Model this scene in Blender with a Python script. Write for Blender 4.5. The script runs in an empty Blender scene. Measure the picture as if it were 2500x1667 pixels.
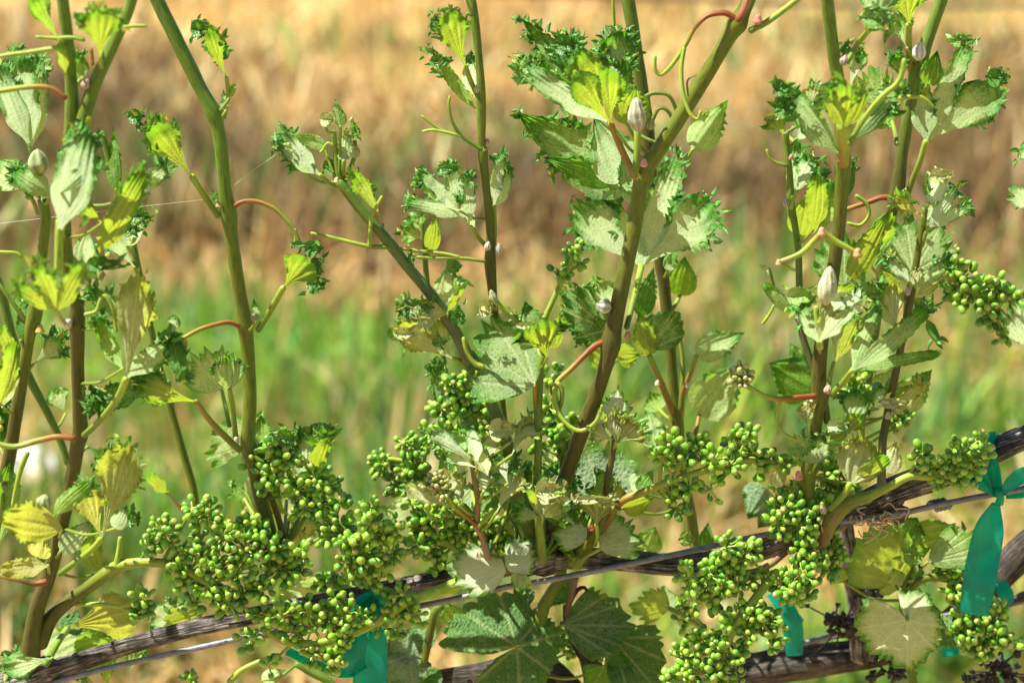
import bpy, math, random
import numpy as np

# ------------------------------------------------------------------ camera, light, exposure
sc = bpy.context.scene
CAM_H, CAM_D, PITCH, LENS, SENSOR = 1.30, 1.20, math.radians(13.0), 60.0, 23.5
cam_data = bpy.data.cameras.new('camera')
cam = bpy.data.objects.new('camera', cam_data)
sc.collection.objects.link(cam)
cam.location = (0, -CAM_D, CAM_H)
cam.rotation_euler = (math.pi / 2 - PITCH, 0, 0)
cam_data.lens, cam_data.sensor_width = LENS, SENSOR
cam_data.clip_start, cam_data.clip_end = 0.05, 1000
cam_data.dof.use_dof = True
cam_data.dof.focus_distance = 1.225
cam_data.dof.aperture_fstop = 6.0
cam_data.dof.aperture_blades = 7
sc.camera = cam

SUN_EL, SUN_AZ = math.radians(61), math.radians(-101)      # azimuth from +Y, clockwise seen from above
sun_dir = (math.cos(SUN_EL) * math.sin(SUN_AZ), math.cos(SUN_EL) * math.cos(SUN_AZ), math.sin(SUN_EL))
world = bpy.data.worlds.new('World'); sc.world = world; world.use_nodes = True
wn = world.node_tree
bgn = wn.nodes['Background']
sky = wn.nodes.new('ShaderNodeTexSky'); sky.sky_type = 'NISHITA'; sky.sun_disc = False
sky.sun_elevation = SUN_EL; sky.sun_rotation = SUN_AZ
wn.links.new(sky.outputs[0], bgn.inputs[0]); bgn.inputs[1].default_value = 0.052
sl = bpy.data.lights.new('sun', 'SUN'); sl.energy = 5.0; sl.angle = math.radians(0.53); sl.color = (1, .95, .86)
so = bpy.data.objects.new('sun', sl); sc.collection.objects.link(so)
from mathutils import Vector
so.rotation_euler = Vector(sun_dir).to_track_quat('Z', 'Y').to_euler()
so.location = (-3, 1, 8)
sc.view_settings.view_transform = 'Standard'; sc.view_settings.look = 'None'
sc.view_settings.exposure = 1.38; sc.view_settings.gamma = 1
sc.cycles.use_denoising = True
sc.cycles.max_bounces = 8; sc.cycles.transmission_bounces = 6; sc.cycles.transparent_max_bounces = 6

# ------------------------------------------------------------------ helpers
rng = np.random.default_rng(7)
rnd = random.Random(11)
FW, UP = np.array([0, math.cos(PITCH), -math.sin(PITCH)]), np.array([0, math.sin(PITCH), math.cos(PITCH)])
CP = np.array([0, -CAM_D, CAM_H])
KPX = SENSOR / LENS / 2500.0
PX = CAM_D / math.cos(PITCH) * KPX            # metres per photo pixel in the row's plane

def P(x, y, d):
    """photo pixel -> point on the vertical plane that lies d centimetres behind the vine row's plane"""
    x, y, d = np.broadcast_arrays(np.asarray(x, float), np.asarray(y, float), np.asarray(d, float))
    v = ((x - 1250) * KPX)[..., None] * np.array([1., 0, 0]) + ((833.5 - y) * KPX)[..., None] * UP + FW
    t = (d / 100 + CAM_D) / v[..., 1]
    return CP + v * t[..., None]

def link(o, parent=None):
    sc.collection.objects.link(o)
    if parent is not None: o.parent = parent
    return o

def tag(o, label=None, cat=None, group=None, kind=None):
    if label: o['label'] = label
    if cat: o['category'] = cat
    if group: o['group'] = group
    if kind: o['kind'] = kind
    return o

def mesh_np(name, V, F, mat, col=None, flat=None, smooth=True):
    V = np.asarray(V, np.float32); F = np.asarray(F, np.int32)
    me = bpy.data.meshes.new(name)
    n, k = F.shape
    me.vertices.add(len(V)); me.vertices.foreach_set('co', V.ravel())
    me.loops.add(n * k); me.loops.foreach_set('vertex_index', F.ravel())
    me.polygons.add(n)
    me.polygons.foreach_set('loop_start', np.arange(0, n * k, k, dtype=np.int32))
    me.polygons.foreach_set('loop_total', np.full(n, k, np.int32))
    if smooth: me.polygons.foreach_set('use_smooth', np.ones(n, bool))
    if col is not None:
        a = me.attributes.new('Col', 'FLOAT_COLOR', 'POINT'); a.data.foreach_set('color', np.asarray(col, np.float32).ravel())
    if flat is not None:
        a = me.attributes.new('flat', 'FLOAT_VECTOR', 'POINT'); a.data.foreach_set('vector', np.asarray(flat, np.float32).ravel())
    me.update(calc_edges=True); me.validate()
    if mat: me.materials.append(mat)
    return me

def mobj(name, me, parent=None):
    return link(bpy.data.objects.new(name, me), parent)

def empty(name, loc):
    o = bpy.data.objects.new(name, None); o.location = loc; o.empty_display_size = .01
    return link(o)

class Soup:
    """collects pieces (verts, quads, colours, flat coords) into one mesh; world coordinates"""
    def __init__(s): s.V, s.F, s.C, s.U, s.n = [], [], [], [], 0
    def add(s, V, F, C, U):
        s.V.append(V); s.F.append(np.asarray(F) + s.n); s.C.append(C); s.U.append(U); s.n += len(V)
    def build(s, name, mat, parent=None, origin=None):
        V = np.concatenate(s.V); o = np.zeros(3) if origin is None else np.asarray(origin)
        me = mesh_np(name, V - o, np.concatenate(s.F), mat, np.concatenate(s.C), np.concatenate(s.U))
        ob = mobj(name, me, parent)
        if parent is None: ob.location = o
        return ob

def grid_faces(a, b, wrap=False):
    i, j = np.meshgrid(np.arange(a - 1), np.arange(b if wrap else b - 1), indexing='ij')
    j2 = (j + 1) % b
    return np.stack([i * b + j, i * b + j2, (i + 1) * b + j2, (i + 1) * b + j], -1).reshape(-1, 4)

def smoothstep(a, b, x):
    t = np.clip((x - a) / (b - a), 0, 1); return t * t * (3 - 2 * t)

def wob(x, y, f=1., n=5, g=None):
    """cheap smooth noise: a sum of random sines"""
    g = g or rng
    o = 0
    for k in range(n):
        th = g.uniform(0, 6.28); fr = f * g.uniform(.6, 1.8)
        o = o + np.sin(fr * (x * math.cos(th) + y * math.sin(th)) + g.uniform(0, 6.28))
    return o / n ** .5

def catmull(pts, per=8.0, nmin=6):
    p = np.asarray(pts, float)
    if len(p) == 2: p = np.array([p[0], (p[0] + p[1]) / 2, p[1]])
    q = np.vstack([2 * p[0] - p[1], p, 2 * p[-1] - p[-2]])
    out = []
    for i in range(1, len(q) - 2):
        L = np.linalg.norm(q[i + 1][:2] - q[i][:2]); m = max(3, int(L / per))
        t = np.linspace(0, 1, m, endpoint=False)[:, None]
        out.append(.5 * (2 * q[i] + (q[i + 1] - q[i - 1]) * t + (2 * q[i - 1] - 5 * q[i] + 4 * q[i + 1] - q[i + 2]) * t ** 2
                         + (3 * q[i] - q[i - 1] - 3 * q[i + 1] + q[i + 2]) * t ** 3))
    out.append(p[-1:])
    return np.vstack(out)

def tube(C, R, sides=9):
    """C centre points (n,3) in metres, R radii in metres; closed ends; also returns each ring's source index"""
    C = np.asarray(C, float); R = np.asarray(R, float)
    if R.ndim == 1: R = R[:, None] * np.ones(sides)
    n = len(C)
    T = np.gradient(C, axis=0); T /= np.linalg.norm(T, axis=1)[:, None] + 1e-12
    a0, a1 = R[0].mean(), R[-1].mean()
    idx = np.concatenate([[0, 0], np.arange(n), [n - 1, n - 1]])
    C2 = C[idx].copy(); R2 = R[idx].copy(); T2 = T[idx]
    C2[0] -= T[0] * a0 * .6; C2[1] -= T[0] * a0 * .4; R2[0] *= .03; R2[1] *= .7
    C2[-1] += T[-1] * a1 * .6; C2[-2] += T[-1] * a1 * .4; R2[-1] *= .03; R2[-2] *= .7
    u = np.cross(T[0], [0.13, 1, 0.21]); u /= np.linalg.norm(u)
    Us = []
    for i in range(len(C2)):
        u = u - T2[i] * np.dot(u, T2[i]); u /= np.linalg.norm(u) + 1e-12; Us.append(u)
    Us = np.array(Us); Ws = np.cross(T2, Us)
    a = np.linspace(0, 2 * math.pi, sides, endpoint=False)
    V = C2[:, None] + R2[..., None] * (np.cos(a)[None, :, None] * Us[:, None] + np.sin(a)[None, :, None] * Ws[:, None])
    return V.reshape(-1, 3), grid_faces(len(C2), sides, True), idx

def stem_piece(pts, r, cols, d=0., sides=9, per=8., bumps=0.0):
    """pts: (x,y[,radius factor[,depth cm]]) in photo pixels; r: radius px (start,end); cols: colours along it"""
    L = np.cumsum([0] + [math.dist(pts[i][:2], pts[i + 1][:2]) for i in range(len(pts) - 1)]); L = L / max(L[-1], 1e-6)
    dd = d if isinstance(d, tuple) else (d, d)
    full = [(p[0], p[1], p[2] if len(p) > 2 else 1.0, p[3] if len(p) > 3 else float(np.interp(t, np.linspace(0, 1, len(dd)), dd))) for p, t in zip(pts, L)]
    q = catmull(full, per)
    n = len(q); t = np.linspace(0, 1, n)
    C = P(q[:, 0], q[:, 1], q[:, 3])
    r0, r1 = r if isinstance(r, tuple) else (r, r)
    R = (r0 + (r1 - r0) * t) * q[:, 2] * PX * (1 + q[:, 3] / 100 / CAM_D)
    a = np.linspace(0, 2 * math.pi, sides, endpoint=False)
    if bumps: R = R[:, None] * (1 + .035 * np.cos(a * 5)[None] * (sides > 10) + bumps * wob(np.arange(n)[:, None] * .5, np.cos(a)[None] * 3, .8))
    V, F, idx = tube(C, R, sides)
    cols = np.asarray(cols, float); tt = np.linspace(0, 1, len(cols))
    cc = np.stack([np.interp(t, tt, cols[:, k]) for k in range(3)], 1)[idx]
    cc = np.repeat(cc, sides, 0)
    m = len(idx)
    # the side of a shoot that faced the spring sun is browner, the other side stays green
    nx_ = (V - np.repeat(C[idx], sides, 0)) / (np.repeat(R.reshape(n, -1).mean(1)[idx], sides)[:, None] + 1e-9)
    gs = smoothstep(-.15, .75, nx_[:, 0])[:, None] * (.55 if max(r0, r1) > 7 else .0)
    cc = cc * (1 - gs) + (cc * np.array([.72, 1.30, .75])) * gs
    U = np.stack([np.tile(np.abs(a / 3.1416 - 1) * 15, m), np.repeat(idx * per, sides), np.full(len(V), float(rng.uniform(0, 900)))], 1)
    return V, F, np.concatenate([cc, np.ones((len(cc), 1))], 1), U

# ------------------------------------------------------------------ materials
def new_mat(name):
    m = bpy.data.materials.new(name); m.use_nodes = True; nt = m.node_tree
    for n in list(nt.nodes): nt.nodes.remove(n)
    def N(t, **kw):
        n = nt.nodes.new(t)
        for k, v in kw.items():
            if k.startswith('_'): setattr(n, k[1:], v)
            else: n.inputs[k.replace('__', ' ')].default_value = v
        return n
    out = N('ShaderNodeOutputMaterial')
    return m, nt, N, out, nt.links.new

def math_(N, L, op, a, b=None, clamp=False):
    n = N('ShaderNodeMath', _operation=op); n.use_clamp = clamp
    for i, v in enumerate((a, b)):
        if v is None: continue
        if isinstance(v, (int, float)): n.inputs[i].default_value = v
        else: L(v, n.inputs[i])
    return n.outputs[0]

def mix_(N, L, fac, a, b, mode='MIX'):
    n = N('ShaderNodeMix', _data_type='RGBA', _blend_type=mode)
    for i, v in ((0, fac), (6, a), (7, b)):
        if isinstance(v, (int, float)): n.inputs[i].default_value = v
        elif isinstance(v, tuple): n.inputs[i].default_value = (*v, 1) if len(v) == 3 else v
        else: L(v, n.inputs[i])
    return n.outputs[2]

def ramp_(N, L, src, stops):
    n = N('ShaderNodeValToRGB'); L(src, n.inputs[0]); e = n.color_ramp.elements
    while len(e) < len(stops): e.new(.5)
    for el, (p, c) in zip(e, stops):
        el.position = p; el.color = (*c, 1) if isinstance(c, tuple) else (c, c, c, 1)
    return n.outputs[0]

def leaf_material(name, trans=.5, rough=.45, cell=1 / 9., woolcol=(.62, .69, .46), bump=.20, tint=(1.72, 1.60, .52)):
    m, nt, N, out, L = new_mat(name)
    at = N('ShaderNodeAttribute', _attribute_name='Col'); fl = N('ShaderNodeAttribute', _attribute_name='flat')
    vo = N('ShaderNodeTexVoronoi', _feature='DISTANCE_TO_EDGE', Scale=cell); L(fl.outputs['Vector'], vo.inputs['Vector'])
    n1 = N('ShaderNodeTexNoise', Scale=.045, Detail=4.0, Roughness=.6); L(fl.outputs['Vector'], n1.inputs['Vector'])
    mp = N('ShaderNodeMapping'); mp.inputs['Scale'].default_value = (.10, .42, 1); L(fl.outputs['Vector'], mp.inputs[0])
    n2 = N('ShaderNodeTexNoise', Scale=1.0, Detail=3.0, Roughness=.65); L(mp.outputs[0], n2.inputs['Vector'])
    edge = math_(N, L, 'MULTIPLY', vo.outputs['Distance'], 2.2, True)
    f = math_(N, L, 'ADD', at.outputs['Alpha'], math_(N, L, 'MULTIPLY', math_(N, L, 'SUBTRACT', .40, edge), .20))
    f = math_(N, L, 'ADD', f, math_(N, L, 'MULTIPLY', math_(N, L, 'SUBTRACT', n1.outputs[0], .5), .38))
    f = math_(N, L, 'ADD', f, math_(N, L, 'MULTIPLY', math_(N, L, 'SUBTRACT', n2.outputs[0], .5), .60))
    f = ramp_(N, L, f, [(.22, 0.0), (.95, 1.0)])
    var = ramp_(N, L, n1.outputs[0], [(.3, .86), (.7, 1.12)])
    base = mix_(N, L, 1.0, at.outputs['Color'], var, 'MULTIPLY')
    veins = ramp_(N, L, vo.outputs['Distance'], [(.0, 1.0), (.09, 0.0)])
    base = mix_(N, L, math_(N, L, 'MULTIPLY', veins, .13), base, (.32, .38, .14))
    base = mix_(N, L, math_(N, L, 'MULTIPLY', f, .80), base, woolcol)
    tr = mix_(N, L, f, mix_(N, L, 1.0, base, tint, 'MULTIPLY'), mix_(N, L, 1.0, base, (1.05, 1.10, .72), 'MULTIPLY'))
    hgt = math_(N, L, 'ADD', math_(N, L, 'MULTIPLY', edge, 1.0), math_(N, L, 'MULTIPLY', n2.outputs[0], .6))
    bp = N('ShaderNodeBump', Strength=bump, Distance=.0012); L(hgt, bp.inputs['Height'])
    pb = N('ShaderNodeBsdfPrincipled', Roughness=rough); pb.inputs['Specular IOR Level'].default_value = .20
    rr = math_(N, L, 'ADD', math_(N, L, 'MULTIPLY', f, .35), rough, True)
    L(base, pb.inputs['Base Color']); L(bp.outputs[0], pb.inputs['Normal']); L(rr, pb.inputs['Roughness'])
    tb = N('ShaderNodeBsdfTranslucent'); L(tr, tb.inputs['Color']); L(bp.outputs[0], tb.inputs['Normal'])
    ms = N('ShaderNodeMixShader'); ms.inputs[0].default_value = trans
    L(pb.outputs[0], ms.inputs[1]); L(tb.outputs[0], ms.inputs[2]); L(ms.outputs[0], out.inputs[0])
    return m

M_LEAF = leaf_material('leaf_blade')
M_LEAF_MATURE = leaf_material('leaf_mature', trans=.30, rough=.38, cell=1 / 11., woolcol=(.34, .42, .30), bump=.6)
M_FURL = leaf_material('furled_leaf', trans=.18, rough=.6, cell=1 / 5., bump=.25)
M_CRINKLE = leaf_material('leaf_crinkle', trans=.25, rough=.26, cell=1 / 6., bump=.3)

def stem_material():
    m, nt, N, out, L = new_mat('green_stem')
    at = N('ShaderNodeAttribute', _attribute_name='Col'); fl = N('ShaderNodeAttribute', _attribute_name='flat')
    mp = N('ShaderNodeMapping'); mp.inputs['Scale'].default_value = (.5, .035, .1); L(fl.outputs['Vector'], mp.inputs[0])
    n1 = N('ShaderNodeTexNoise', Scale=1.0, Detail=4.0); L(mp.outputs[0], n1.inputs['Vector'])
    n2 = N('ShaderNodeTexNoise', Scale=.35, Detail=3.0); L(fl.outputs['Vector'], n2.inputs['Vector'])
    var = ramp_(N, L, n1.outputs[0], [(.32, (.62, .72, .6)), (.5, (1., 1., 1.)), (.72, (1.15, 1.08, .95))])
    base = mix_(N, L, 1.0, at.outputs['Color'], var, 'MULTIPLY')
    fz = ramp_(N, L, n2.outputs[0], [(.62, 0.0), (.74, 1.0)])
    base = mix_(N, L, math_(N, L, 'MULTIPLY', fz, .06), base, (.6, .58, .45))
    pb = N('ShaderNodeBsdfPrincipled', Roughness=.45); pb.inputs['Specular IOR Level'].default_value = .25; L(base, pb.inputs['Base Color'])
    pb.inputs['Subsurface Weight'].default_value = .12; pb.inputs['Subsurface Radius'].default_value = (.002, .002, .0006)
    bp = N('ShaderNodeBump', Strength=.35, Distance=.0006); L(n1.outputs[0], bp.inputs['Height']); L(bp.outputs[0], pb.inputs['Normal'])
    L(pb.outputs[0], out.inputs[0])
    return m
M_STEM = stem_material()

def bud_material(name, dark, light, tip):
    m, nt, N, out, L = new_mat(name)
    oi = N('ShaderNodeObjectInfo'); tc = N('ShaderNodeTexCoord')
    sx = N('ShaderNodeSeparateXYZ'); L(tc.outputs['Object'], sx.inputs[0])
    c = mix_(N, L, oi.outputs['Random'], dark, light)
    tz = ramp_(N, L, math_(N, L, 'MULTIPLY', sx.outputs[2], .5), [(.26, 0.0), (.44, .75)])
    r2 = math_(N, L, 'FRACT', math_(N, L, 'MULTIPLY', oi.outputs['Random'], 37.7))
    c = mix_(N, L, math_(N, L, 'MULTIPLY', tz, r2), c, tip)
    n = N('ShaderNodeTexNoise', Scale=2.5, Detail=2.0); L(tc.outputs['Object'], n.inputs['Vector'])
    c = mix_(N, L, 1.0, c, ramp_(N, L, n.outputs[0], [(.3, .8), (.7, 1.18)]), 'MULTIPLY')
    pb = N('ShaderNodeBsdfPrincipled', Roughness=.34); L(c, pb.inputs['Base Color'])
    pb.inputs['Subsurface Weight'].default_value = .25; pb.inputs['Subsurface Radius'].default_value = (.001, .0014, .0003)
    L(pb.outputs[0], out.inputs[0])
    return m
M_BUD = bud_material('flower_bud', (.055, .20, .009), (.23, .46, .025), (.46, .38, .10))
M_BUD_PALE = bud_material('flower_bud_pale', (.20, .26, .05), (.36, .36, .12), (.42, .20, .12))

def bark_material(name, dark, mid, light, amount=.5):
    m, nt, N, out, L = new_mat(name)
    fl = N('ShaderNodeAttribute', _attribute_name='flat')
    mp = N('ShaderNodeMapping'); mp.inputs['Scale'].default_value = (.55, .012, .05); L(fl.outputs['Vector'], mp.inputs[0])
    n1 = N('ShaderNodeTexNoise', Scale=1.2, Detail=6.0, Roughness=.65); L(mp.outputs[0], n1.inputs['Vector'])
    n2 = N('ShaderNodeTexNoise', Scale=.03, Detail=3.0); L(fl.outputs['Vector'], n2.inputs['Vector'])
    f = math_(N, L, 'ADD', math_(N, L, 'MULTIPLY', n1.outputs[0], .75), math_(N, L, 'MULTIPLY', n2.outputs[0], .35))
    c = ramp_(N, L, f, [(.42, dark), (.54, mid), (.66, light)])
    pb = N('ShaderNodeBsdfPrincipled', Roughness=.85); L(c, pb.inputs['Base Color'])
    bp = N('ShaderNodeBump', Strength=.9, Distance=.0025); L(n1.outputs[0], bp.inputs['Height']); L(bp.outputs[0], pb.inputs['Normal'])
    L(pb.outputs[0], out.inputs[0])
    return m
M_BARK = bark_material('cane_bark', (.013, .010, .008), (.066, .056, .044), (.36, .33, .28))
M_BARK_DARK = bark_material('trunk_bark', (.008, .006, .005), (.035, .026, .018), (.12, .095, .07))

def simple(name, col, rough=.5, metal=0., var=.2, scale=40., spec=.5):
    m, nt, N, out, L = new_mat(name)
    tc = N('ShaderNodeTexCoord'); n = N('ShaderNodeTexNoise', Scale=scale, Detail=4.0); L(tc.outputs['Object'], n.inputs['Vector'])
    c = mix_(N, L, 1.0, col, ramp_(N, L, n.outputs[0], [(.3, 1 - var), (.7, 1 + var)]), 'MULTIPLY')
    pb = N('ShaderNodeBsdfPrincipled', Roughness=rough, Metallic=metal); L(c, pb.inputs['Base Color'])
    pb.inputs['Specular IOR Level'].default_value = spec
    L(pb.outputs[0], out.inputs[0]); return m
M_WIRE = simple('galvanised_wire', (.16, .165, .18), .55, .35, .3, 300.)
M_RAISIN = simple('dried_fruit', (.010, .007, .006), .6, 0, .5, 200.)
M_THREAD = simple('spider_silk', (.8, .78, .7), .4, 0, .1)
M_STONE = simple('white_stone', (.82, .82, .80), .8, 0, .15, 20.)

def tape_material():
    m, nt, N, out, L = new_mat('teal_plastic_tape')
    tc = N('ShaderNodeTexCoord'); n = N('ShaderNodeTexNoise', Scale=60.0, Detail=3.0); L(tc.outputs['Object'], n.inputs['Vector'])
    c = ramp_(N, L, n.outputs[0], [(.35, (.006, .24, .19)), (.65, (.016, .40, .32))])
    pb = N('ShaderNodeBsdfPrincipled', Roughness=.22); L(c, pb.inputs['Base Color'])
    bp = N('ShaderNodeBump', Strength=.3, Distance=.001); L(n.outputs[0], bp.inputs['Height']); L(bp.outputs[0], pb.inputs['Normal'])
    tb = N('ShaderNodeBsdfTranslucent', Color=(.02, .60, .46, 1))
    tp = N('ShaderNodeBsdfTransparent', Color=(.10, .80, .62, 1))
    a = N('ShaderNodeMixShader'); a.inputs[0].default_value = .5; L(pb.outputs[0], a.inputs[1]); L(tb.outputs[0], a.inputs[2])
    b = N('ShaderNodeMixShader'); b.inputs[0].default_value = .40; L(a.outputs[0], b.inputs[1]); L(tp.outputs[0], b.inputs[2])
    L(b.outputs[0], out.inputs[0]); return m
M_TAPE = tape_material()

def blade_material(name, trans):
    m, nt, N, out, L = new_mat(name)
    at = N('ShaderNodeAttribute', _attribute_name='Col')
    pb = N('ShaderNodeBsdfPrincipled', Roughness=.6); L(at.outputs['Color'], pb.inputs['Base Color'])
    tb = N('ShaderNodeBsdfTranslucent'); L(at.outputs['Color'], tb.inputs['Color'])
    ms = N('ShaderNodeMixShader'); ms.inputs[0].default_value = trans
    L(pb.outputs[0], ms.inputs[1]); L(tb.outputs[0], ms.inputs[2]); L(ms.outputs[0], out.inputs[0]); return m
M_GRASS = blade_material('grass_blade', .4)

def ground_material():
    m, nt, N, out, L = new_mat('straw_soil')
    tc = N('ShaderNodeTexCoord')
    n1 = N('ShaderNodeTexNoise', Scale=1.6, Detail=8.0, Roughness=.65); L(tc.outputs['Object'], n1.inputs['Vector'])
    n2 = N('ShaderNodeTexNoise', Scale=14.0, Detail=6.0, Roughness=.7); L(tc.outputs['Object'], n2.inputs['Vector'])
    f = math_(N, L, 'ADD', math_(N, L, 'MULTIPLY', n1.outputs[0], .5), math_(N, L, 'MULTIPLY', n2.outputs[0], .5))
    c = ramp_(N, L, f, [(.36, (.15, .095, .05)), (.5, (.36, .24, .12)), (.64, (.56, .42, .22))])
    pb = N('ShaderNodeBsdfPrincipled', Roughness=.95); L(c, pb.inputs['Base Color'])
    bp = N('ShaderNodeBump', Strength=.6, Distance=.03); L(n2.outputs[0], bp.inputs['Height']); L(bp.outputs[0], pb.inputs['Normal'])
    L(pb.outputs[0], out.inputs[0]); return m
M_GROUND = ground_material()
# ------------------------------------------------------------------ ground and grass
gx = np.linspace(-120, 120, 121); gy = np.concatenate([np.linspace(-60, 0, 31), np.linspace(.5, 20, 60), np.linspace(24, 240, 55)])
GX, GY = np.meshgrid(gx, gy, indexing='ij')
GZ = .03 * np.sin(GX * 1.3 + .4) * np.sin(GY * .9) * smoothstep(1.5, 4, GY)
g = mobj('ground', mesh_np('ground', np.stack([GX, GY, GZ], -1).reshape(-1, 3), grid_faces(len(gx), len(gy)), M_GROUND))
tag(g, 'dry straw coloured soil of the vineyard alley', 'ground', kind='structure')

def G(x, y):
    """photo pixel -> point on the ground"""
    v = (x - 1250) * KPX * np.array([1., 0, 0]) + (833.5 - y) * KPX * UP + FW
    return CP + v * (-CAM_H / v[2])

def blades(name, n, yr, hfun, wfun, colfun, lean, lie=0.0, xpad=2.0, ypow=1.0, dens=None):
    y = yr[0] + (yr[1] - yr[0]) * rng.random(n) ** ypow
    half = (y + CAM_D) * .21 + xpad
    x = rng.uniform(-1, 1, n) * half
    if dens is not None:
        keep = rng.random(n) < dens(x, y); x, y = x[keep], y[keep]; n = len(x)
    h = hfun(x, y, n); w = wfun(x, y, n)
    az = rng.uniform(0, 6.283, n); ln = np.abs(rng.normal(0, lean, n)) + (rng.random(n) < lie) * rng.uniform(.8, 2.5, n)
    dx, dy = np.cos(az), np.sin(az)
    fa = rng.uniform(0, 6.283, n); sx, sy = np.cos(fa), np.sin(fa)
    V = np.zeros((n, 8, 3)); 
    nn = np.sqrt(1 + ln ** 2)
    for k, (t, ww) in enumerate(((0, 1.), (.4, .9), (.75, .6), (1., .1))):
        off = h * ln * t ** 1.7 / nn; z = h * t / nn ** t
        for s in (0, 1):
            q = (s - .5) * w * ww
            V[:, k * 2 + s, 0] = x + dx * off + sx * q; V[:, k * 2 + s, 1] = y + dy * off + sy * q; V[:, k * 2 + s, 2] = z
    F = (np.arange(n) * 8)[:, None, None] + np.array([[0, 1, 3, 2], [2, 3, 5, 4], [4, 5, 7, 6]])[None]
    c = colfun(x, y, n); c = np.concatenate([np.clip(c, .005, .9), np.ones((n, 1))], 1)
    return mobj(name, mesh_np(name, V.reshape(-1, 3), F.reshape(-1, 4), M_GRASS, np.repeat(c, 8, 0), smooth=False))

def pick(pal, n, jit=.15):
    pal = np.asarray(pal, float); c = pal[rng.integers(0, len(pal), n)]
    return c * (1 + rng.normal(0, jit, (n, 1)))

GREEN = [(.05, .16, .02), (.10, .27, .03), (.17, .36, .05), (.07, .22, .06), (.26, .40, .07), (.10, .28, .12), (.13, .30, .03)]
TAN = [(.60, .43, .17), (.74, .55, .25), (.54, .36, .13), (.60, .36, .13), (.80, .65, .34), (.44, .27, .09), (.56, .45, .17)]
BROWN = [(.24, .14, .05), (.32, .19, .065), (.15, .09, .035), (.38, .24, .09)]
fld = np.random.default_rng(3)
_ph = fld.uniform(0, 6.28, (8, 2)); _fr = fld.uniform(.6, 3.2, (8, 2))
def patch(x, y, s=1.0, o=0.):
    return sum(np.sin(_fr[k, 0] * s * x + _ph[k, 0] + o) * np.sin(_fr[k, 1] * s * y + _ph[k, 1] + o) for k in range(8)) / 2.2

def green_col(x, y, n):
    c = pick(GREEN, n) * np.array([1.4, 1.1, .8]) * (1 + .35 * patch(x, y, 2.6, .3))[:, None]; t = pick(TAN, n)
    m = rng.random(n) < np.clip(.08 + .28 * patch(x, y, 2.0) + .45 * smoothstep(3.7, 4.9, y), 0, 1)
    c[m] = t[m]; return c
def straw_col(x, y, n):
    c = pick(TAN, n) * ((1 + .22 * patch(x, y, 2.4, .9)) * (1 + .22 * smoothstep(6.5, 9, y)))[:, None]; b = pick(BROWN, n); gcol = pick(GREEN, n)
    edge = np.exp(-((y - 5.0) / .9) ** 2)
    m = rng.random(n) < np.clip(.12 + .42 * patch(x, y, 1.5, 1.) + .50 * edge - .12 * smoothstep(8, 11, y), .02, .92); c[m] = b[m]
    m2 = rng.random(n) < np.clip(.02 + .25 * patch(x, y, .8, 2.), 0, .35); c[m2] = gcol[m2]
    return c
o = blades('grass', 100000, (1.9, 5.9), lambda x, y, n: rng.uniform(.06, .26, n) * (1 + .45 * patch(x, y, 1.8)), lambda x, y, n: rng.uniform(.006, .018, n),
           green_col, .75, .15, dens=lambda x, y: np.clip(.75 + .35 * patch(x, y, 1.5, .7) - .55 * smoothstep(2.7, 2.0, y) - .8 * smoothstep(3.9, 5.0, y), .05, 1))
tag(o, 'green grass sward growing in the alley behind the vines', 'grass', kind='stuff')
o = blades('straw', 90000, (3.7, 16.5), lambda x, y, n: rng.uniform(.08, .34, n), lambda x, y, n: rng.uniform(.006, .022, n) * (1 + .05 * y),
           straw_col, .8, .55, ypow=1.25, dens=lambda x, y: smoothstep(4.0, 5.0, y + .25 * patch(x, y, 1.3, 2.)))
tag(o, 'dry tan straw and dead grass covering the far ground', 'dry grass', kind='stuff')
o = blades('straw_litter', 26000, (1.2, 4.8), lambda x, y, n: rng.uniform(.08, .25, n), lambda x, y, n: rng.uniform(.006, .014, n),
           lambda x, y, n: pick(TAN, n), .8, .8)
tag(o, 'loose dry straw lying in the near grass', 'straw', kind='stuff')

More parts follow.
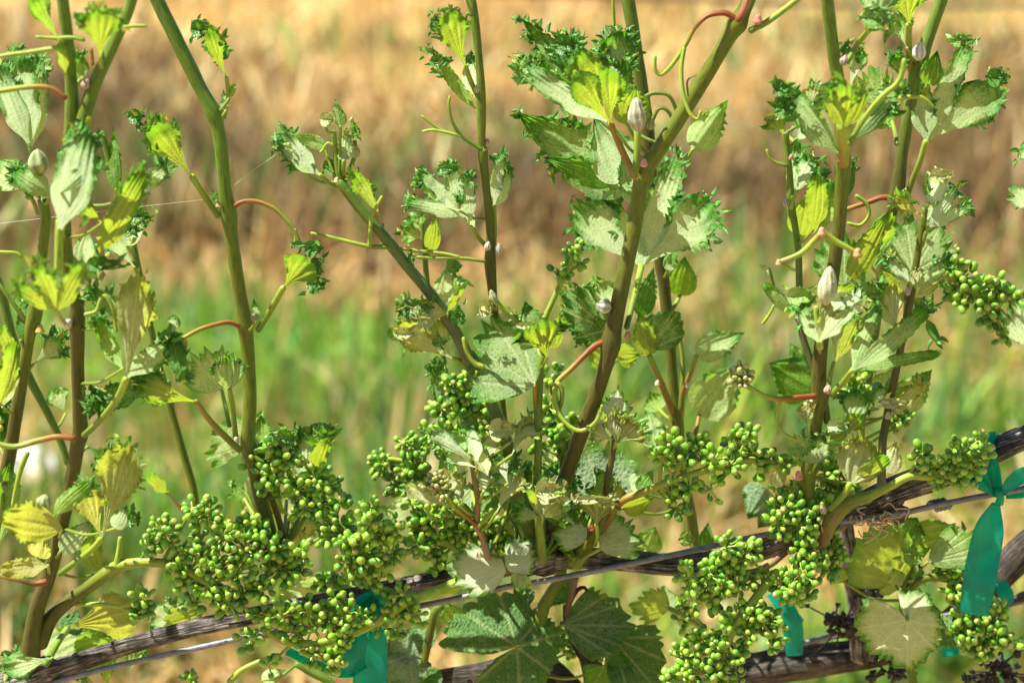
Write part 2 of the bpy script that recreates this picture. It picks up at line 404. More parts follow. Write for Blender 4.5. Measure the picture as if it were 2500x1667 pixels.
WEEDS = [(G(px, py), rx, k) for px, py, rx, k in ((60, 470, .28, 1.), (290, 560, .32, 1.), (170, 330, .35, .8), (90, 250, .30, 1.2), (270, 400, .22, 1.2), (30, 380, .3, 1.2), (2360, 220, .3, 1.), (1500, 560, .25, .8), (430, 520, .22, .8), (1420, 610, .30, .9), (1620, 640, .32, .9), (1300, 560, .2, .6), (2360, 470, .40, 1.), (2470, 330, .4, 1.), (2250, 600, .3, .7), (640, 640, .22, .5), (1950, 640, .25, .5), (2480, 650, .3, .7), (420, 680, .2, .5))]
for i_, (c_, rx_, k_) in enumerate(WEEDS):
    n_ = int(1250 * k_); x_ = rng.normal(c_[0], rx_, n_); y_ = rng.normal(c_[1], rx_ * .7, n_)
    hh = rng.uniform(.06, .26, n_); az_ = rng.uniform(0, 6.283, n_); ln_ = np.abs(rng.normal(0, .5, n_)); w_ = rng.uniform(.006, .018, n_); fa_ = rng.uniform(0, 6.283, n_)
    V_ = np.zeros((n_, 6, 3))
    for kk, (t_, ww_) in enumerate(((0, 1.), (.5, .9), (1., .2))):
        for s_ in (0, 1):
            q_ = (s_ - .5) * w_ * ww_
            V_[:, kk * 2 + s_] = np.stack([x_ + np.cos(az_) * hh * ln_ * t_ ** 1.5 + np.cos(fa_) * q_, y_ + np.sin(az_) * hh * ln_ * t_ ** 1.5 + np.sin(fa_) * q_, hh * t_], -1)
    F_ = (np.arange(n_) * 6)[:, None, None] + np.array([[0, 1, 3, 2], [2, 3, 5, 4]])[None]
    cw = pick([(.14, .085, .03), (.21, .13, .05), (.08, .055, .02), (.12, .12, .035), (.34, .22, .085)], n_)
    o = mobj('dry_weed', mesh_np('dry_weed', V_.reshape(-1, 3) - c_, F_.reshape(-1, 4), M_GRASS, np.repeat(np.concatenate([cw, np.ones((n_, 1))], 1), 6, 0), smooth=False)); o.location = c_
    tag(o, 'blurred clump of dead brown weeds on the far ground', 'weeds', 'dead weed clumps', kind='stuff')

# far row: dark trunks and a drip hose
def bark_tube(pts3, r, sides=14, rough=.18, step=None):
    p = np.asarray(pts3, float); q = catmull(p * 1000, 12 if step is None else step) / 1000
    n = len(q); rr = np.interp(np.linspace(0, 1, n), np.linspace(0, 1, len(r)), r)
    a = np.linspace(0, 2 * math.pi, sides, endpoint=False)
    L = np.concatenate([[0], np.cumsum(np.linalg.norm(np.diff(q, axis=0), axis=1))])
    ridge = wob(np.cos(a)[None] * 2.6 + 0 * L[:, None], np.sin(a)[None] * 2.6 + L[:, None] / (rr.mean() * 14), 1.6, 7)
    lump = wob(L[:, None] / (rr.mean() * 5), np.cos(a)[None], 1., 5)
    V, F, idx = tube(q, rr[:, None] * (1 + rough * ridge + rough * .5 * lump), sides)
    U = np.stack([np.tile(np.abs(a / 3.1416 - 1) * 30, len(idx)), np.repeat(L[idx] / PX, sides), np.full(len(V), float(rng.uniform(0, 500)))], 1)
    return V, F, np.ones((len(V), 4)), U

yy = 6.6
s = Soup(); s.add(*bark_tube([(-5, yy, .64), (-2, yy, .61), (.3, yy, .555), (1.2, yy, .525), (2.5, yy, .55), (5, yy, .6)], [.009, .009], 8, .02, 60))
o = s.build('drip_hose', M_BARK_DARK, None, (0, yy, .48)); tag(o, 'thin dark drip hose strung along the far row', 'hose')

def rock(name, c, rx, ry, rz, lab):
    nu, nv = 18, 10
    u = np.linspace(0, 2 * math.pi, nu, endpoint=False); v = np.linspace(.02, math.pi - .02, nv)
    Vv, Uu = np.meshgrid(v, u, indexing='ij')
    D = np.stack([np.sin(Vv) * np.cos(Uu), np.sin(Vv) * np.sin(Uu), np.cos(Vv)], -1)
    k = 1 + .16 * wob(D[..., 0] * 2 + D[..., 2], D[..., 1] * 2 - D[..., 2], 1.5)
    V = D * k[..., None] * [rx, ry, rz]
    o = mobj(name, mesh_np(name, V.reshape(-1, 3), grid_faces(nv, nu, True), M_STONE)); o.location = c
    tag(o, lab, 'stone')
p = G(95, 1215); rock('white_stone', p + [0, 0, .04], .055, .05, .045, 'larger blurred white stone lying in the grass behind the left shoots')
p = G(205, 1150); rock('white_stone', p + [0, 0, .02], .03, .03, .028, 'smaller blurred white stone right of the larger one in the grass')
# ------------------------------------------------------------------ leaves
#          base colour        wool  rim colour          default tilt (deg: + = upper side lit, - = light comes through)
PAL = {'Y': ((.22, .30, .055), .12, (.09, .23, .02), -50),
       'W': ((.14, .27, .050), .58, (.045, .19, .020), 40),
       'G': ((.095, .23, .022), .24, (.05, .18, .016), 28),
       'D': ((.055, .17, .020), .12, (.045, .15, .017), 22),
       'C': ((.28, .31, .085), .40, (.22, .27, .06), 30),
       'P': ((.16, .30, .035), .28, (.08, .24, .025), 24),
       'N': ((.055, .15, .032), .18, (.07, .18, .03), 42)}

def tri(x): return np.abs((x % 1.0) - .5) * 2

def place(px, py, zpx, base, phi, psi, d):
    """leaf points in the picture's plane (px) + height towards the camera (px) -> world; the leaf's plane is tilted by phi, psi"""
    dep = (base[1] - py) * math.tan(math.radians(phi)) + (px - base[0]) * math.tan(math.radians(psi)) - zpx
    return P(px, py, d + dep * PX * 100)

def fan_leaf(S, bx, by, tx, ty, w, pal, prof, phi, psi, d, bend=0., fold=.0, cup=.0, arch=0., curl=0., ruff=.05, teeth=.06, nteeth=9, pleat=0., wool=None):
    base, wl, rim, _ = PAL[pal]
    if wool is not None: wl = wool
    L = math.hypot(tx - bx, ty - by); ax, ay = (tx - bx) / L, (ty - by) / L; nx, ny = -ay, ax
    ns, nt = 30, 25
    s = np.linspace(0, 1, ns)[:, None]; t = np.linspace(-1, 1, nt)[None]
    if prof == 'fan':   hw = .05 + .95 * smoothstep(-.05, .86, s) ** 1.25; end = .26
    elif prof == 'strap': hw = (.14 + .86 * smoothstep(0, .35, s)) * (1 - .22 * smoothstep(.6, 1, s)); end = .10
    elif prof == 'shell': hw = .05 + .95 * np.sin(np.pi / 2 * np.clip(s / .62, 0, 1)) ** .8 * (1 - .32 * smoothstep(.62, 1, s)); end = .16
    else:               hw = .04 + .96 * np.sin(np.pi * s ** .62) ** .75 * (1 - .25 * smoothstep(.5, 1, s)); end = .05   # ovate
    hw = hw * w / 2
    ph = rng.uniform(0, 1, 2)
    tooth = teeth * smoothstep(.30, .6, s) * (tri(s * nteeth + ph[0]) - .5) * 2 * (1 + .5 * np.sin(s * 37 + ph[1] * 6))
    y = hw * t * (1 + tooth * np.abs(t) ** 6 * (w / max(w, 40)) * 2)
    Lt = 1 - end * t ** 2 + teeth * 1.1 * (tri(t * max(3, nteeth * w / L * .5) + ph[1]) - .5) * (prof != 'ovate')
    x = s * (1 + (Lt - 1) * smoothstep(.25, 1, s)) * L
    m = smoothstep(.45, 1, np.maximum(s * np.ones_like(t), np.abs(t) * smoothstep(.2, .5, s)))
    z = fold * np.abs(y) + cup * y ** 2 / (w / 2) + arch * L * 4 * s * (1 - s) + curl * L * np.clip(s - .5, 0, 1) ** 2 * 4
    if pleat: z = z + pleat * w * .12 * np.cos(t * math.pi * 5) * s
    z = z + ruff * L * m ** 2 * wob(x / L * 6, y / L * 9, 2.2, 6) + ruff * .35 * L * wob(x / L * 2, y / L * 2, 1.5) * s
    bx_ = bend * L * s ** 1.6
    px = bx + ax * x + nx * (y + bx_); py = by + ay * x + ny * (y + bx_)
    V = place(px, py, z, (bx, by), phi, psi, d).reshape(-1, 3)
    vein = smoothstep(.80, .98, np.cos(t * math.pi * 4.0 + .2 * wob(s * 3, t, 2.))) * (1 - m * .6) + smoothstep(.10, .0, np.abs(t))
    c = np.array(base)[None, None] * (1 - m[..., None] ** 2) + np.array(rim)[None, None] * m[..., None] ** 2
    c = c * (1 + .35 * np.clip(vein, 0, 1)[..., None])
    al = wl * (1 - .75 * m ** 2) * np.ones_like(x)
    C = np.concatenate([c, al[..., None]], -1).reshape(-1, 4)
    U = np.stack([x, y, np.full_like(x, rng.uniform(0, 900))], -1).reshape(-1, 3)
    S.add(V, grid_faces(ns, nt), C, U)
    rows = [(i, j) for i in range(int(ns * (.5 if prof == 'ovate' else .68)), ns) for j in (0, nt - 1)] + ([(ns - 1, j) for j in range(nt)] * 3 if prof != 'ovate' else [(ns - 1, nt // 2)] * 4)
    zz = z + 0 * px
    return [(px[i, j], py[i, j], zz[i, j], ax * .7 + nx * (t[0, j]), ay * .7 + ny * (t[0, j])) for i, j in rows]

def palm_leaf(S, bx, by, lobes, pal, phi, psi, d, teeth=.06, nteeth=None, ruff=.05, cup=0., wool=None, fringe=.0, sinus=.62, lobew=42, veincol=None):
    """lobed leaf; lobes: photo positions of the lobe tips seen from the petiole's end (bx,by), in order round the leaf"""
    base, wl, rim, _ = PAL[pal]
    if wool is not None: wl = wool
    ang = np.unwrap([math.atan2(by - y, x - bx) for x, y in lobes]); ln = np.array([math.hypot(x - bx, y - by) for x, y in lobes])
    o = np.argsort(ang); ang, ln = ang[o], ln[o]
    a0, a1 = ang[0] - .62, ang[-1] + .62
    if a1 - a0 > 6.1: m = (a0 + a1) / 2; a0, a1 = m - 3.05, m + 3.05
    na, nr = 150, 18
    th = np.linspace(a0, a1, na)
    R = np.zeros(na); W = math.radians(lobew)
    for a, l in zip(ang, ln):
        dl = np.abs(th - a) / W
        R = np.maximum(R, l * (sinus + (1 - sinus) * np.clip(1 - dl, 0, 1) ** .75) * np.where(dl < 1.6, 1, .0))
    k = np.array([1, 3, 5, 3, 1.]) / 13
    R = np.convolve(np.pad(R, 2, 'edge'), k, 'valid')
    edge = smoothstep(a0, a0 + .35, th) * smoothstep(a1, a1 - .35, th)
    R = np.maximum(R, ln.mean() * .25) * (.35 + .65 * edge)
    per = (a1 - a0) * ln.mean(); nteeth = max(7, per / 24)
    tt = tri(th / (a1 - a0) * nteeth + .35 * np.sin(th * 9)); tw = (tt - .5) * 2 * (1 + .5 * np.sin(th * 17 + 1))
    rr = np.linspace(0.0, 1, nr)[:, None] ** .85; rr[0] = .012
    Rr = R[None] * (1 + teeth * tw[None] * smoothstep(.62, 1, rr))
    x = rr * Rr * np.cos(th)[None]; y = -rr * Rr * np.sin(th)[None]
    m = smoothstep(.6, 1, rr * np.ones_like(x)); Lm = ln.max()
    vn = np.zeros_like(x); fold = np.zeros_like(x)
    for a, l in zip(ang, ln):
        lat = np.abs((rr * R[None]) * np.sin(np.clip(th - a, -1.5, 1.5))[None]); ok = (np.abs(th - a) < 1.0)[None]
        vn = np.maximum(vn, ok * smoothstep(.030 * Lm, .006 * Lm, lat))
        side = np.abs(np.sin(((rr * R[None]) * np.cos(th - a)[None] - lat * .9) / (l * .17) * math.pi))
        vn = np.maximum(vn, .55 * ok * (np.abs(th - a) < .45)[None] * smoothstep(.16, .03, side) * (rr > .2))
    z = cup * (x ** 2 + y ** 2) / Lm - vn * .012 * Lm + ruff * Lm * (m ** 2 * wob(np.cos(th)[None] * 9 + 0 * rr, np.sin(th)[None] * 9 + rr * 3, 1.6, 6) + .6 * rr * wob(x / Lm * 3, y / Lm * 3, 1.6))
    if fringe: z = z + fringe * Lm * smoothstep(.82, 1, rr) * wob(th[None] * 14, rr * 2, 1.5, 5)
    V = place(bx + x, by + y, z, (bx, by), phi, psi, d).reshape(-1, 3)
    c = np.array(base)[None, None] * (1 - m[..., None] ** 2) + np.array(rim)[None, None] * m[..., None] ** 2
    vc = np.array(veincol or (.30, .36, .14))
    c = c * (1 - .45 * vn[..., None]) + vc * .45 * vn[..., None]
    al = wl * (1 - .8 * m ** 2) + vn * .1
    S.add(V, grid_faces(nr, na), np.concatenate([c, al[..., None]], -1).reshape(-1, 4),
          np.stack([x, y, np.full_like(x, rng.uniform(0, 900))], -1).reshape(-1, 3))
    k0 = ln.max() * .55
    return [(bx + x[-1, j], by + y[-1, j], z[-1, j], math.cos(th[j]), -math.sin(th[j])) for j in range(na) if R[j] > k0]

def tongues(S, cx, cy, n, spread, size, d, phi=0, base=None, pal='D', out=None, psi=0, z0=0.):
    """the curled dark green finger teeth of a damaged leaf margin"""
    col, wl, _, _ = PAL[pal]
    u = np.linspace(0, 1, 6)[:, None]; v = np.linspace(-1, 1, 4)[None]
    for i in range(max(1, int(n * .62)) if n > 1 else 1):
        px, py = cx + float(np.clip(rng.normal(0, 1), -1.4, 1.4)) * spread[0], cy + float(np.clip(rng.normal(0, 1), -1.4, 1.4)) * spread[1]
        a = rng.uniform(0, 6.28) if out is None else math.atan2(out[1], out[0]) + rng.normal(0, .55)
        L = size * rng.uniform(1.1, 2.3); w = L * rng.uniform(.13, .23)
        k = rng.uniform(-1.2, 1.2); el = rng.uniform(-.9, .9); cu = rng.uniform(-.8, .8)
        ang = a + k * u; bend = el + cu * u * 1.6
        st = L / 6
        X = np.cumsum(np.cos(ang) * np.cos(bend) * st, 0); Y = np.cumsum(np.sin(ang) * np.cos(bend) * st, 0); Z = np.cumsum(np.sin(bend) * st, 0)
        hw = w * np.array([.9, 1, .9, .7, .42, .1])[:, None]
        x = px + X - np.sin(ang) * hw * v; y = py + Y + np.cos(ang) * hw * v
        z = Z + .5 * w * v ** 2 * (1 if rng.random() < .5 else -1) + rng.normal(0, min(spread) * .3)
        V = place(x, y, z + z0, base or (cx, cy), phi, psi, d).reshape(-1, 3)
        c = np.array(col) * rng.uniform(.7, 1.7); 
        if rng.random() < .16: c = np.array((.24, .30, .06))
        C = np.tile(np.array([*c, wl * rng.uniform(0, 2)]), (24, 1))
        S.add(V, grid_faces(6, 4), C, np.stack([x, y, np.full_like(x, i)], -1).reshape(-1, 3))

GRN, YGR, BRN, RED, ORG, OLV = (.105, .17, .018), (.25, .33, .04), (.070, .066, .011), (.22, .060, .018), (.26, .15, .03), (.112, .140, .014)

SHOOTS = []
class Shoot:
    def __init__(s, label, pts, r, cols, d=0., nodes=(), cat='vine shoot', name='grapevine_shoot', group='green shoots rising from the cane'):
        s.root = None; s.d = d if not isinstance(d, tuple) else sum(d) / len(d)
        x, y = pts[0][:2]; s.o = P(x, y, d[0] if isinstance(d, tuple) else d)
        s.root = empty(name, s.o); tag(s.root, label, cat, group)
        s.stem(pts, r, cols, d); s.base = pts[0][:2]; SHOOTS.append(s); s.bases = []
        q = catmull([p[:2] for p in pts], 12); dd = d if isinstance(d, tuple) else (d, d)
        s.line = [(x_, y_, float(np.interp(i / (len(q) - 1), np.linspace(0, 1, len(dd)), dd))) for i, (x_, y_) in enumerate(q)]
    def stem(s, pts, r, cols, d=None, name='stem', sides=12, parent=None):
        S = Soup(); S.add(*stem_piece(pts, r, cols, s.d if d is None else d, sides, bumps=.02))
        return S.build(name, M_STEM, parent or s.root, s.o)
    def tendril(s, pts, r=(6, 3), cols=(RED, ORG, YGR, YGR), d=None):
        return s.stem(pts, (r[0] * .88, r[1] * .85), cols, d, 'tendril', 7)
    def knob(s, x, y, r=9, col=(.5, .3, .2), d=None):
        dd = s.d if d is None else d
        return s.stem([(x, y + r * .5), (x, y), (x + 1, y - r * .7)], (r, r * .6), (col, col), dd - .4, 'node_bud', 8)
    def leaf(s, bx, by, tx, ty, w, pal='P', prof='fan', d=None, phi=None, psi=None, pet=None, cr=0, crs=None, petcol=(YGR, GRN), petr=(5, 6), size=15, **kw):
        d = s.d if d is None else d
        phi = PAL[pal][3] + rng.uniform(-10, 10) if phi is None else phi
        psi = rng.uniform(-22, 22) if psi is None else psi
        kw.setdefault('fold', rng.uniform(-.5, .5)); kw.setdefault('cup', rng.uniform(-.5, .5)); kw.setdefault('arch', rng.uniform(-.14, .14)); kw.setdefault('pleat', .3); kw.setdefault('curl', rng.uniform(-.15, .25))
        kw.setdefault('ruff', .095); kw.setdefault('bend', rng.uniform(-.1, .1))
        S = Soup(); E = fan_leaf(S, bx, by, tx, ty, w, pal, prof, phi, psi, d, **kw)
        ob = S.build('leaf', M_LEAF_MATURE if pal == 'N' else M_LEAF, s.root, s.o)
        s.margin(ob, E, cr, size, d, phi, psi, (bx, by), pal)
        if pet: s.bases.append((bx, by)); s.pet(ob, (bx, by), pet, d, petcol, petr)
        else: s.auto(ob, bx, by, d)
        return ob
    def margin(s, ob, E, cr, size, d, phi, psi, base, pal):
        if not cr: return
        S = Soup()
        for i in range(int(cr * .7) + 1):
            x, y, z, ox, oy = E[int(rng.integers(0, len(E)))]
            tongues(S, x - ox * size * .3, y - oy * size * .3, 1, (2.5, 2.5), size, d, phi, base, 'D' if pal in 'YWDGPN' else 'G', (ox, oy), psi, z)
        S.build('crinkled_margin', M_CRINKLE, ob, s.o)
    def multi(s, bx, by, lobes, pal='W', d=None, phi=None, psi=0, pet=None, cr=0, petcol=(YGR, GRN), petr=(5, 6), size=15, **kw):
        """a deeply divided leaf: lobes (tip x, tip y, width, profile, bend) from one base"""
        d = s.d if d is None else d; phi = PAL[pal][3] if phi is None else phi
        S = Soup(); E = []
        for k, (tx, ty, w, prof, bend) in enumerate(lobes):
            E += fan_leaf(S, bx, by, tx, ty, w, pal, prof, phi, psi, d + .12 * k, bend=bend, **kw)
        ob = S.build('leaf', M_LEAF, s.root, s.o)
        s.margin(ob, E, cr, size, d, phi, psi, (bx, by), pal)
        if pet: s.pet(ob, (bx, by), pet, d, petcol, petr)
        return ob
    def auto(s, ob, bx, by, d):
        """a leaf set apart from the others gets its own stalk to the nearest point of the stem"""
        lone = all(math.hypot(bx - x, by - y) > 26 for x, y in s.bases); s.bases.append((bx, by))
        if not lone: return
        x, y, dd = min(s.line, key=lambda p: math.hypot(p[0] - bx, p[1] - 25 - by))
        L = math.hypot(x - bx, y - by)
        if 12 < L < 190: s.pet(ob, (bx, by), [((x + bx) / 2, (y + by) / 2 + .12 * L, (d + dd) / 2), (x, y, dd)], d, (YGR, GRN), (3.6, 4.4))
    def pet(s, ob, a, pet, d, petcol=(YGR, GRN), petr=(5, 6)):
        e = pet if isinstance(pet, list) else [pet]
        pts = [(a[0], a[1], 1, d)] + [(p[0], p[1], 1, p[2] if len(p) > 2 else d + (s.d - d) * (i + 1) / len(e)) for i, p in enumerate(e)]
        s.stem(pts, petr, petcol, None, 'petiole', 8, ob)
    def palm(s, bx, by, lobes, pal='G', d=None, phi=None, psi=0, pet=None, cr=0, petcol=(YGR, GRN), petr=(5, 6), size=14, **kw):
        d = s.d if d is None else d; phi = PAL[pal][3] if phi is None else phi
        S = Soup(); out = palm_leaf(S, bx, by, lobes, pal, phi, psi, d, **kw)
        ob = S.build('leaf', M_LEAF_MATURE if pal == 'N' else M_LEAF, s.root, s.o)
        s.margin(ob, out, cr, size, d, phi, psi, (bx, by), pal)
        if pet: s.bases.append((bx, by)); s.pet(ob, (bx, by), pet, d, petcol, petr)
        else: s.auto(ob, bx, by, d)
        return ob
    def furl(s, bx, by, tx, ty, w, col=(.44, .52, .24), d=None, wool=.02, ribs=7):
        """a still furled young leaf: a pleated, pointed bud shape"""
        d = s.d if d is None else d
        n, sd = 22, 28; t = np.linspace(0, 1, n)
        q = catmull([(bx, by), ((bx + tx) / 2 + rng.uniform(-2, 2), (by + ty) / 2), (tx, ty)], 3)
        x = np.interp(t, np.linspace(0, 1, len(q)), q[:, 0]); y = np.interp(t, np.linspace(0, 1, len(q)), q[:, 1])
        prof = (.14 + .86 * np.sin(np.pi * np.clip(t, 0, 1) ** .8) ** .8) * (1 + .25 * smoothstep(.75, 1, t))
        a = np.linspace(0, 2 * math.pi, sd, endpoint=False)
        R = w / 2 * .78 * PX * prof[:, None] * (1 + .09 * np.cos(a * ribs + 3.5 * t[:, None]) + .04 * wob(t[:, None] * 9, np.cos(a)[None] * 3, 1.2))
        V, F, idx = tube(P(x, y, d), R, sd)
        rb = np.cos(a * ribs + 3.5 * t[idx][:, None])
        C = np.concatenate([np.array(col)[None, None] * .75 * (.9 + .35 * rb[..., None]), np.full((len(idx), sd, 1), wool)], -1).reshape(-1, 4)
        U = np.stack([np.tile(np.abs(a / 3.14 - 1) * w, len(idx)), np.repeat(t[idx] * math.hypot(tx - bx, ty - by), sd), np.full(len(V), rng.uniform(0, 99))], 1)
        S = Soup(); S.add(V, F, C, U); return S.build('furled_leaf', M_FURL, s.root, s.o)
    def frill(s, x, y, n, spread, size=14, d=None, pal='D', parent=None):
        dd = s.d if d is None else d; S = Soup(); hz = spread[0] >= spread[1]
        ext = max(spread) * 1.5; e2 = min(spread) * 2.6 + 6
        if max(spread) > 9: fan_leaf(S, x - (ext if hz else 0), y + (0 if hz else ext), x + (ext if hz else 2), y - (2 if hz else ext), e2, pal, 'ovate', 15, 0, dd, ruff=.22, fold=.5, teeth=.15)
        tongues(S, x, y, n, spread, size, dd, 0, None, pal)
        return S.build('crinkled_leaf', M_CRINKLE, parent or s.root, s.o)

# ------------------------------------------------------------------ flower clusters
def bud_mesh(name, mat, top=.82):
    prof = [(-1.12, .12), (-1.0, .42), (-.72, .74), (-.3, .97), (.1, 1.0), (.5, .92), (top, .66), (top + .13, .38), (top + .15, .20), (top + .08, .02)]
    sd = 9; a = np.linspace(0, 2 * math.pi, sd, endpoint=False)
    V = np.array([[r * math.cos(t), r * math.sin(t), z] for z, r in prof for t in a])
    return mesh_np(name, V, grid_faces(len(prof), sd, True), mat)
BUD, BUDP = bud_mesh('flower_bud', M_BUD), bud_mesh('flower_bud_pale', M_BUD_PALE)

def cluster(label, rachis, umbels, d=0., r=(11, 6), cols=(YGR, YGR), bud=10.0, pale=False, group='green flower clusters on the vine', seed=1):
    g = np.random.default_rng(seed)
    d0 = d if isinstance(d, tuple) else (d, d)
    o = P(rachis[0][0], rachis[0][1], d0[0]); root = empty('flower_cluster', o); tag(root, label, 'flower cluster', group)
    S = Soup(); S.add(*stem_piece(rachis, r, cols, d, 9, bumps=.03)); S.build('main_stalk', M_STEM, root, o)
    rp = catmull([(p[0], p[1]) for p in rachis], 8); rd = np.interp(np.linspace(0, 1, len(rp)), np.linspace(0, 1, len(d0)), d0)
    R3 = P(rp[:, 0], rp[:, 1], rd)
    S = Soup(); placed = []; lst = []
    for um in umbels:
        ux, uy, ur, n = um[:4]; n = int(n * 1.16) + 1
        i = int(np.argmin((rp[:, 0] - ux) ** 2 + (rp[:, 1] - uy) ** 2))
        dep = um[4] if len(um) > 4 else rd[i] + g.uniform(-1, 1) * .35
        c = P(ux, uy, dep); sc_ = PX * (1 + dep / 100 / CAM_D); rad = ur * sc_
        j = max(0, i - 4); a3 = R3[j]; mid = (a3 + c) / 2 + g.normal(0, .06 * rad, 3)
        Cc = catmull(np.array([a3, mid, c]) * 1000, 6) / 1000
        V, F, idx = tube(Cc, np.linspace(4.6, 3.2, len(Cc)) * sc_, 6)
        S.add(V, F, np.tile([*cols[-1], 1.], (len(V), 1)), np.zeros((len(V), 3)))
        # short forks, each carrying a few buds
        got, tries = 0, 0
        while got < n and tries < n * 14:
            tries += 1
            v = g.normal(0, 1, 3); v /= np.linalg.norm(v); q = c + v * rad * g.uniform(.42, 1.0)
            b = bud * sc_ * g.uniform(.74, 1.14)
            if any(np.dot(q - p, q - p) < (1.55 * b) ** 2 for p in placed[-60:]): continue
            placed.append(q); lst.append((q, v + g.normal(0, .25, 3) + [0, -.1, .15], b)); got += 1
            m_ = c + (q - c) * .5 + g.normal(0, .06 * rad, 3)
            Cp = np.array([c + (q - c) * .05, m_, q - v * b * .7])
            V, F, idx = tube(Cp, np.array([2.6, 2.0, 2.8]) * sc_, 4)
            S.add(V, F, np.tile([*(np.array((.34, .44, .08)) * g.uniform(.7, 1.3)), 1.], (len(V), 1)), np.zeros((len(V), 3)))
    S.build('flower_stalks', M_STEM, root, o)
    for q, v, b in lst:
        ob = bpy.data.objects.new('flower_bud', BUDP if pale else BUD)
        ob.location = q - o; ob.rotation_euler = Vector(v).to_track_quat('Z', 'Y').to_euler()
        bw = g.uniform(.84, 1.02); ob.scale = (b * bw, b * bw, b * g.uniform(1.05, 1.42)); link(ob, root)
    return root
# ------------------------------------------------------------------ cane, wires, ties, old wood
def wood(name, label, cat, pts, r, mat, d=0., rough=.16, sides=22, per=5., part='bark', group=None, root=None):
    dd = d if isinstance(d, tuple) else (d, d)
    q = catmull([(p[0], p[1]) for p in pts], 10); dep = np.interp(np.linspace(0, 1, len(q)), np.linspace(0, 1, len(dd)), dd)
    C = P(q[:, 0], q[:, 1], dep)
    S = Soup(); S.add(*bark_tube(C, np.array(r) * PX, sides, rough, per))
    t = root
    if t is None:
        t = empty(name, C[0]); tag(t, label, cat, group)
    return t, S.build(part, mat, t, np.array(t.location))

CANE = [(-700, 1800), (-480, 1780), (-260, 1750), (-60, 1702), (60, 1657), (140, 1632), (300, 1578), (450, 1538), (560, 1515), (700, 1488), (850, 1458), (1000, 1428), (1150, 1400), (1290, 1374),
        (1420, 1362), (1520, 1366), (1650, 1376), (1780, 1362), (1900, 1326), (2020, 1280), (2120, 1228), (2200, 1192), (2280, 1165), (2400, 1112), (2500, 1070), (2600, 1030), (2800, 960), (3100, 900)]
cane, _ = wood('vine_cane', 'weathered grey brown woody cane running across the picture along the wire', 'vine cane', CANE,
               [28, 27, 26, 25, 26, 30, 26, 23, 22, 22, 22, 23, 24, 26, 24, 28, 29, 30, 29, 28, 30, 34, 33, 28, 29, 30, 28, 28], M_BARK, 0., .13, 26, 4.)
o3 = np.array(cane.location)
# peeling bark strips and knots on the cane
for (x, y, ln, off, dd) in ((330, 1567, 120, -16, -.55), (620, 1502, 140, -14, -.5), (980, 1430, 150, -8, -.5), (1180, 1392, 90, -12, -.5), (1560, 1358, 150, -10, -.55),
                            (1640, 1392, 130, 6, -.6), (1600, 1375, 160, 2, -.62), (2150, 1205, 110, -14, -.62), (2240, 1172, 120, 0, -.66), (2200, 1215, 120, 12, -.6), (2440, 1090, 120, 0, -.6)):
    i = min(range(len(CANE) - 1), key=lambda k: abs((CANE[k][0] + CANE[k + 1][0]) / 2 - x)); a, b = CANE[i], CANE[i + 1]
    sl_ = (b[1] - a[1]) / (b[0] - a[0])
    pts = [(x + u * ln - ln / 2, y + (u - .5) * ln * sl_ + off * .3 + 3 * math.sin(u * 5 + x)) for u in (0, .33, .66, 1)]
    S = Soup(); S.add(*stem_piece(pts, (4.5, 1.5), ((.3, .27, .23), (.16, .14, .12)), dd, 5, bumps=.25)); ob = S.build('bark_strip', M_BARK, cane, o3)
for (x, y, rr, dd) in ((110, 1640, 36, -.2), (1330, 1378, 34, -.2), (1285, 1385, 26, -.35), (2160, 1222, 40, -.1), (2190, 1255, 26, -.3), (1975, 1300, 30, .3)):
    wood('', '', '', [(x - rr, y + rr * .35), (x, y), (x + rr, y - rr * .35)], [rr * .35, rr * .8, rr * .85, rr * .4], M_BARK, dd, .28, 18, 3., 'knot', root=cane)
# frayed fibres under the right-hand knot
S = Soup()
for k in range(34):
    x, y = 2140 + rng.normal(0, 24), 1262 + rng.normal(0, 14); a = rng.uniform(0, 6.28); l = rng.uniform(12, 30)
    S.add(*stem_piece([(x, y), (x + l * math.cos(a) + rng.normal(0, 6), y + l * .6 * math.sin(a)), (x + l * 1.4 * math.cos(a + .7), y + l * math.sin(a + .9) + 6)], (3, 1.4), ((.34, .25, .13), (.5, .4, .24)), -.9 + rng.uniform(-.5, .3), 5))
S.build('frayed_fibre', M_STEM, cane, o3)

def wire(label, pts, r, d):
    dd = d if isinstance(d, tuple) else (d, d)
    q = catmull(pts, 12); dep = np.interp(np.linspace(0, 1, len(q)), np.linspace(0, 1, len(dd)), dd)
    C = P(q[:, 0], q[:, 1], dep); V, F, idx = tube(C, np.full(len(C), r * PX), 10)
    o = mobj('trellis_wire', mesh_np('trellis_wire', V - C[0], F, M_WIRE)); o.location = C[0]
    tag(o, label, 'wire', 'trellis wires'); return o
wr = wire('grey steel wire that crosses the cane and carries it', [(-700, 1850), (-300, 1785), (-60, 1722), (120, 1668), (248, 1634), (390, 1601), (585, 1559), (800, 1520), (1033, 1477), (1121, 1459), (1242, 1431), (1285, 1425),
      (1392, 1405), (1498, 1384), (1605, 1362), (1693, 1343), (1746, 1331), (1832, 1312), (1900, 1299), (2040, 1275), (2190, 1254), (2265, 1238), (2371, 1216), (2500, 1193), (2600, 1172), (3100, 1080)], 7.5,
      (.2, .2, -.3, -.7, -.8, -.8, -.85, -.85, -.6, -.2, -.2))
S = Soup()                                             # the wrapped splice on the wire
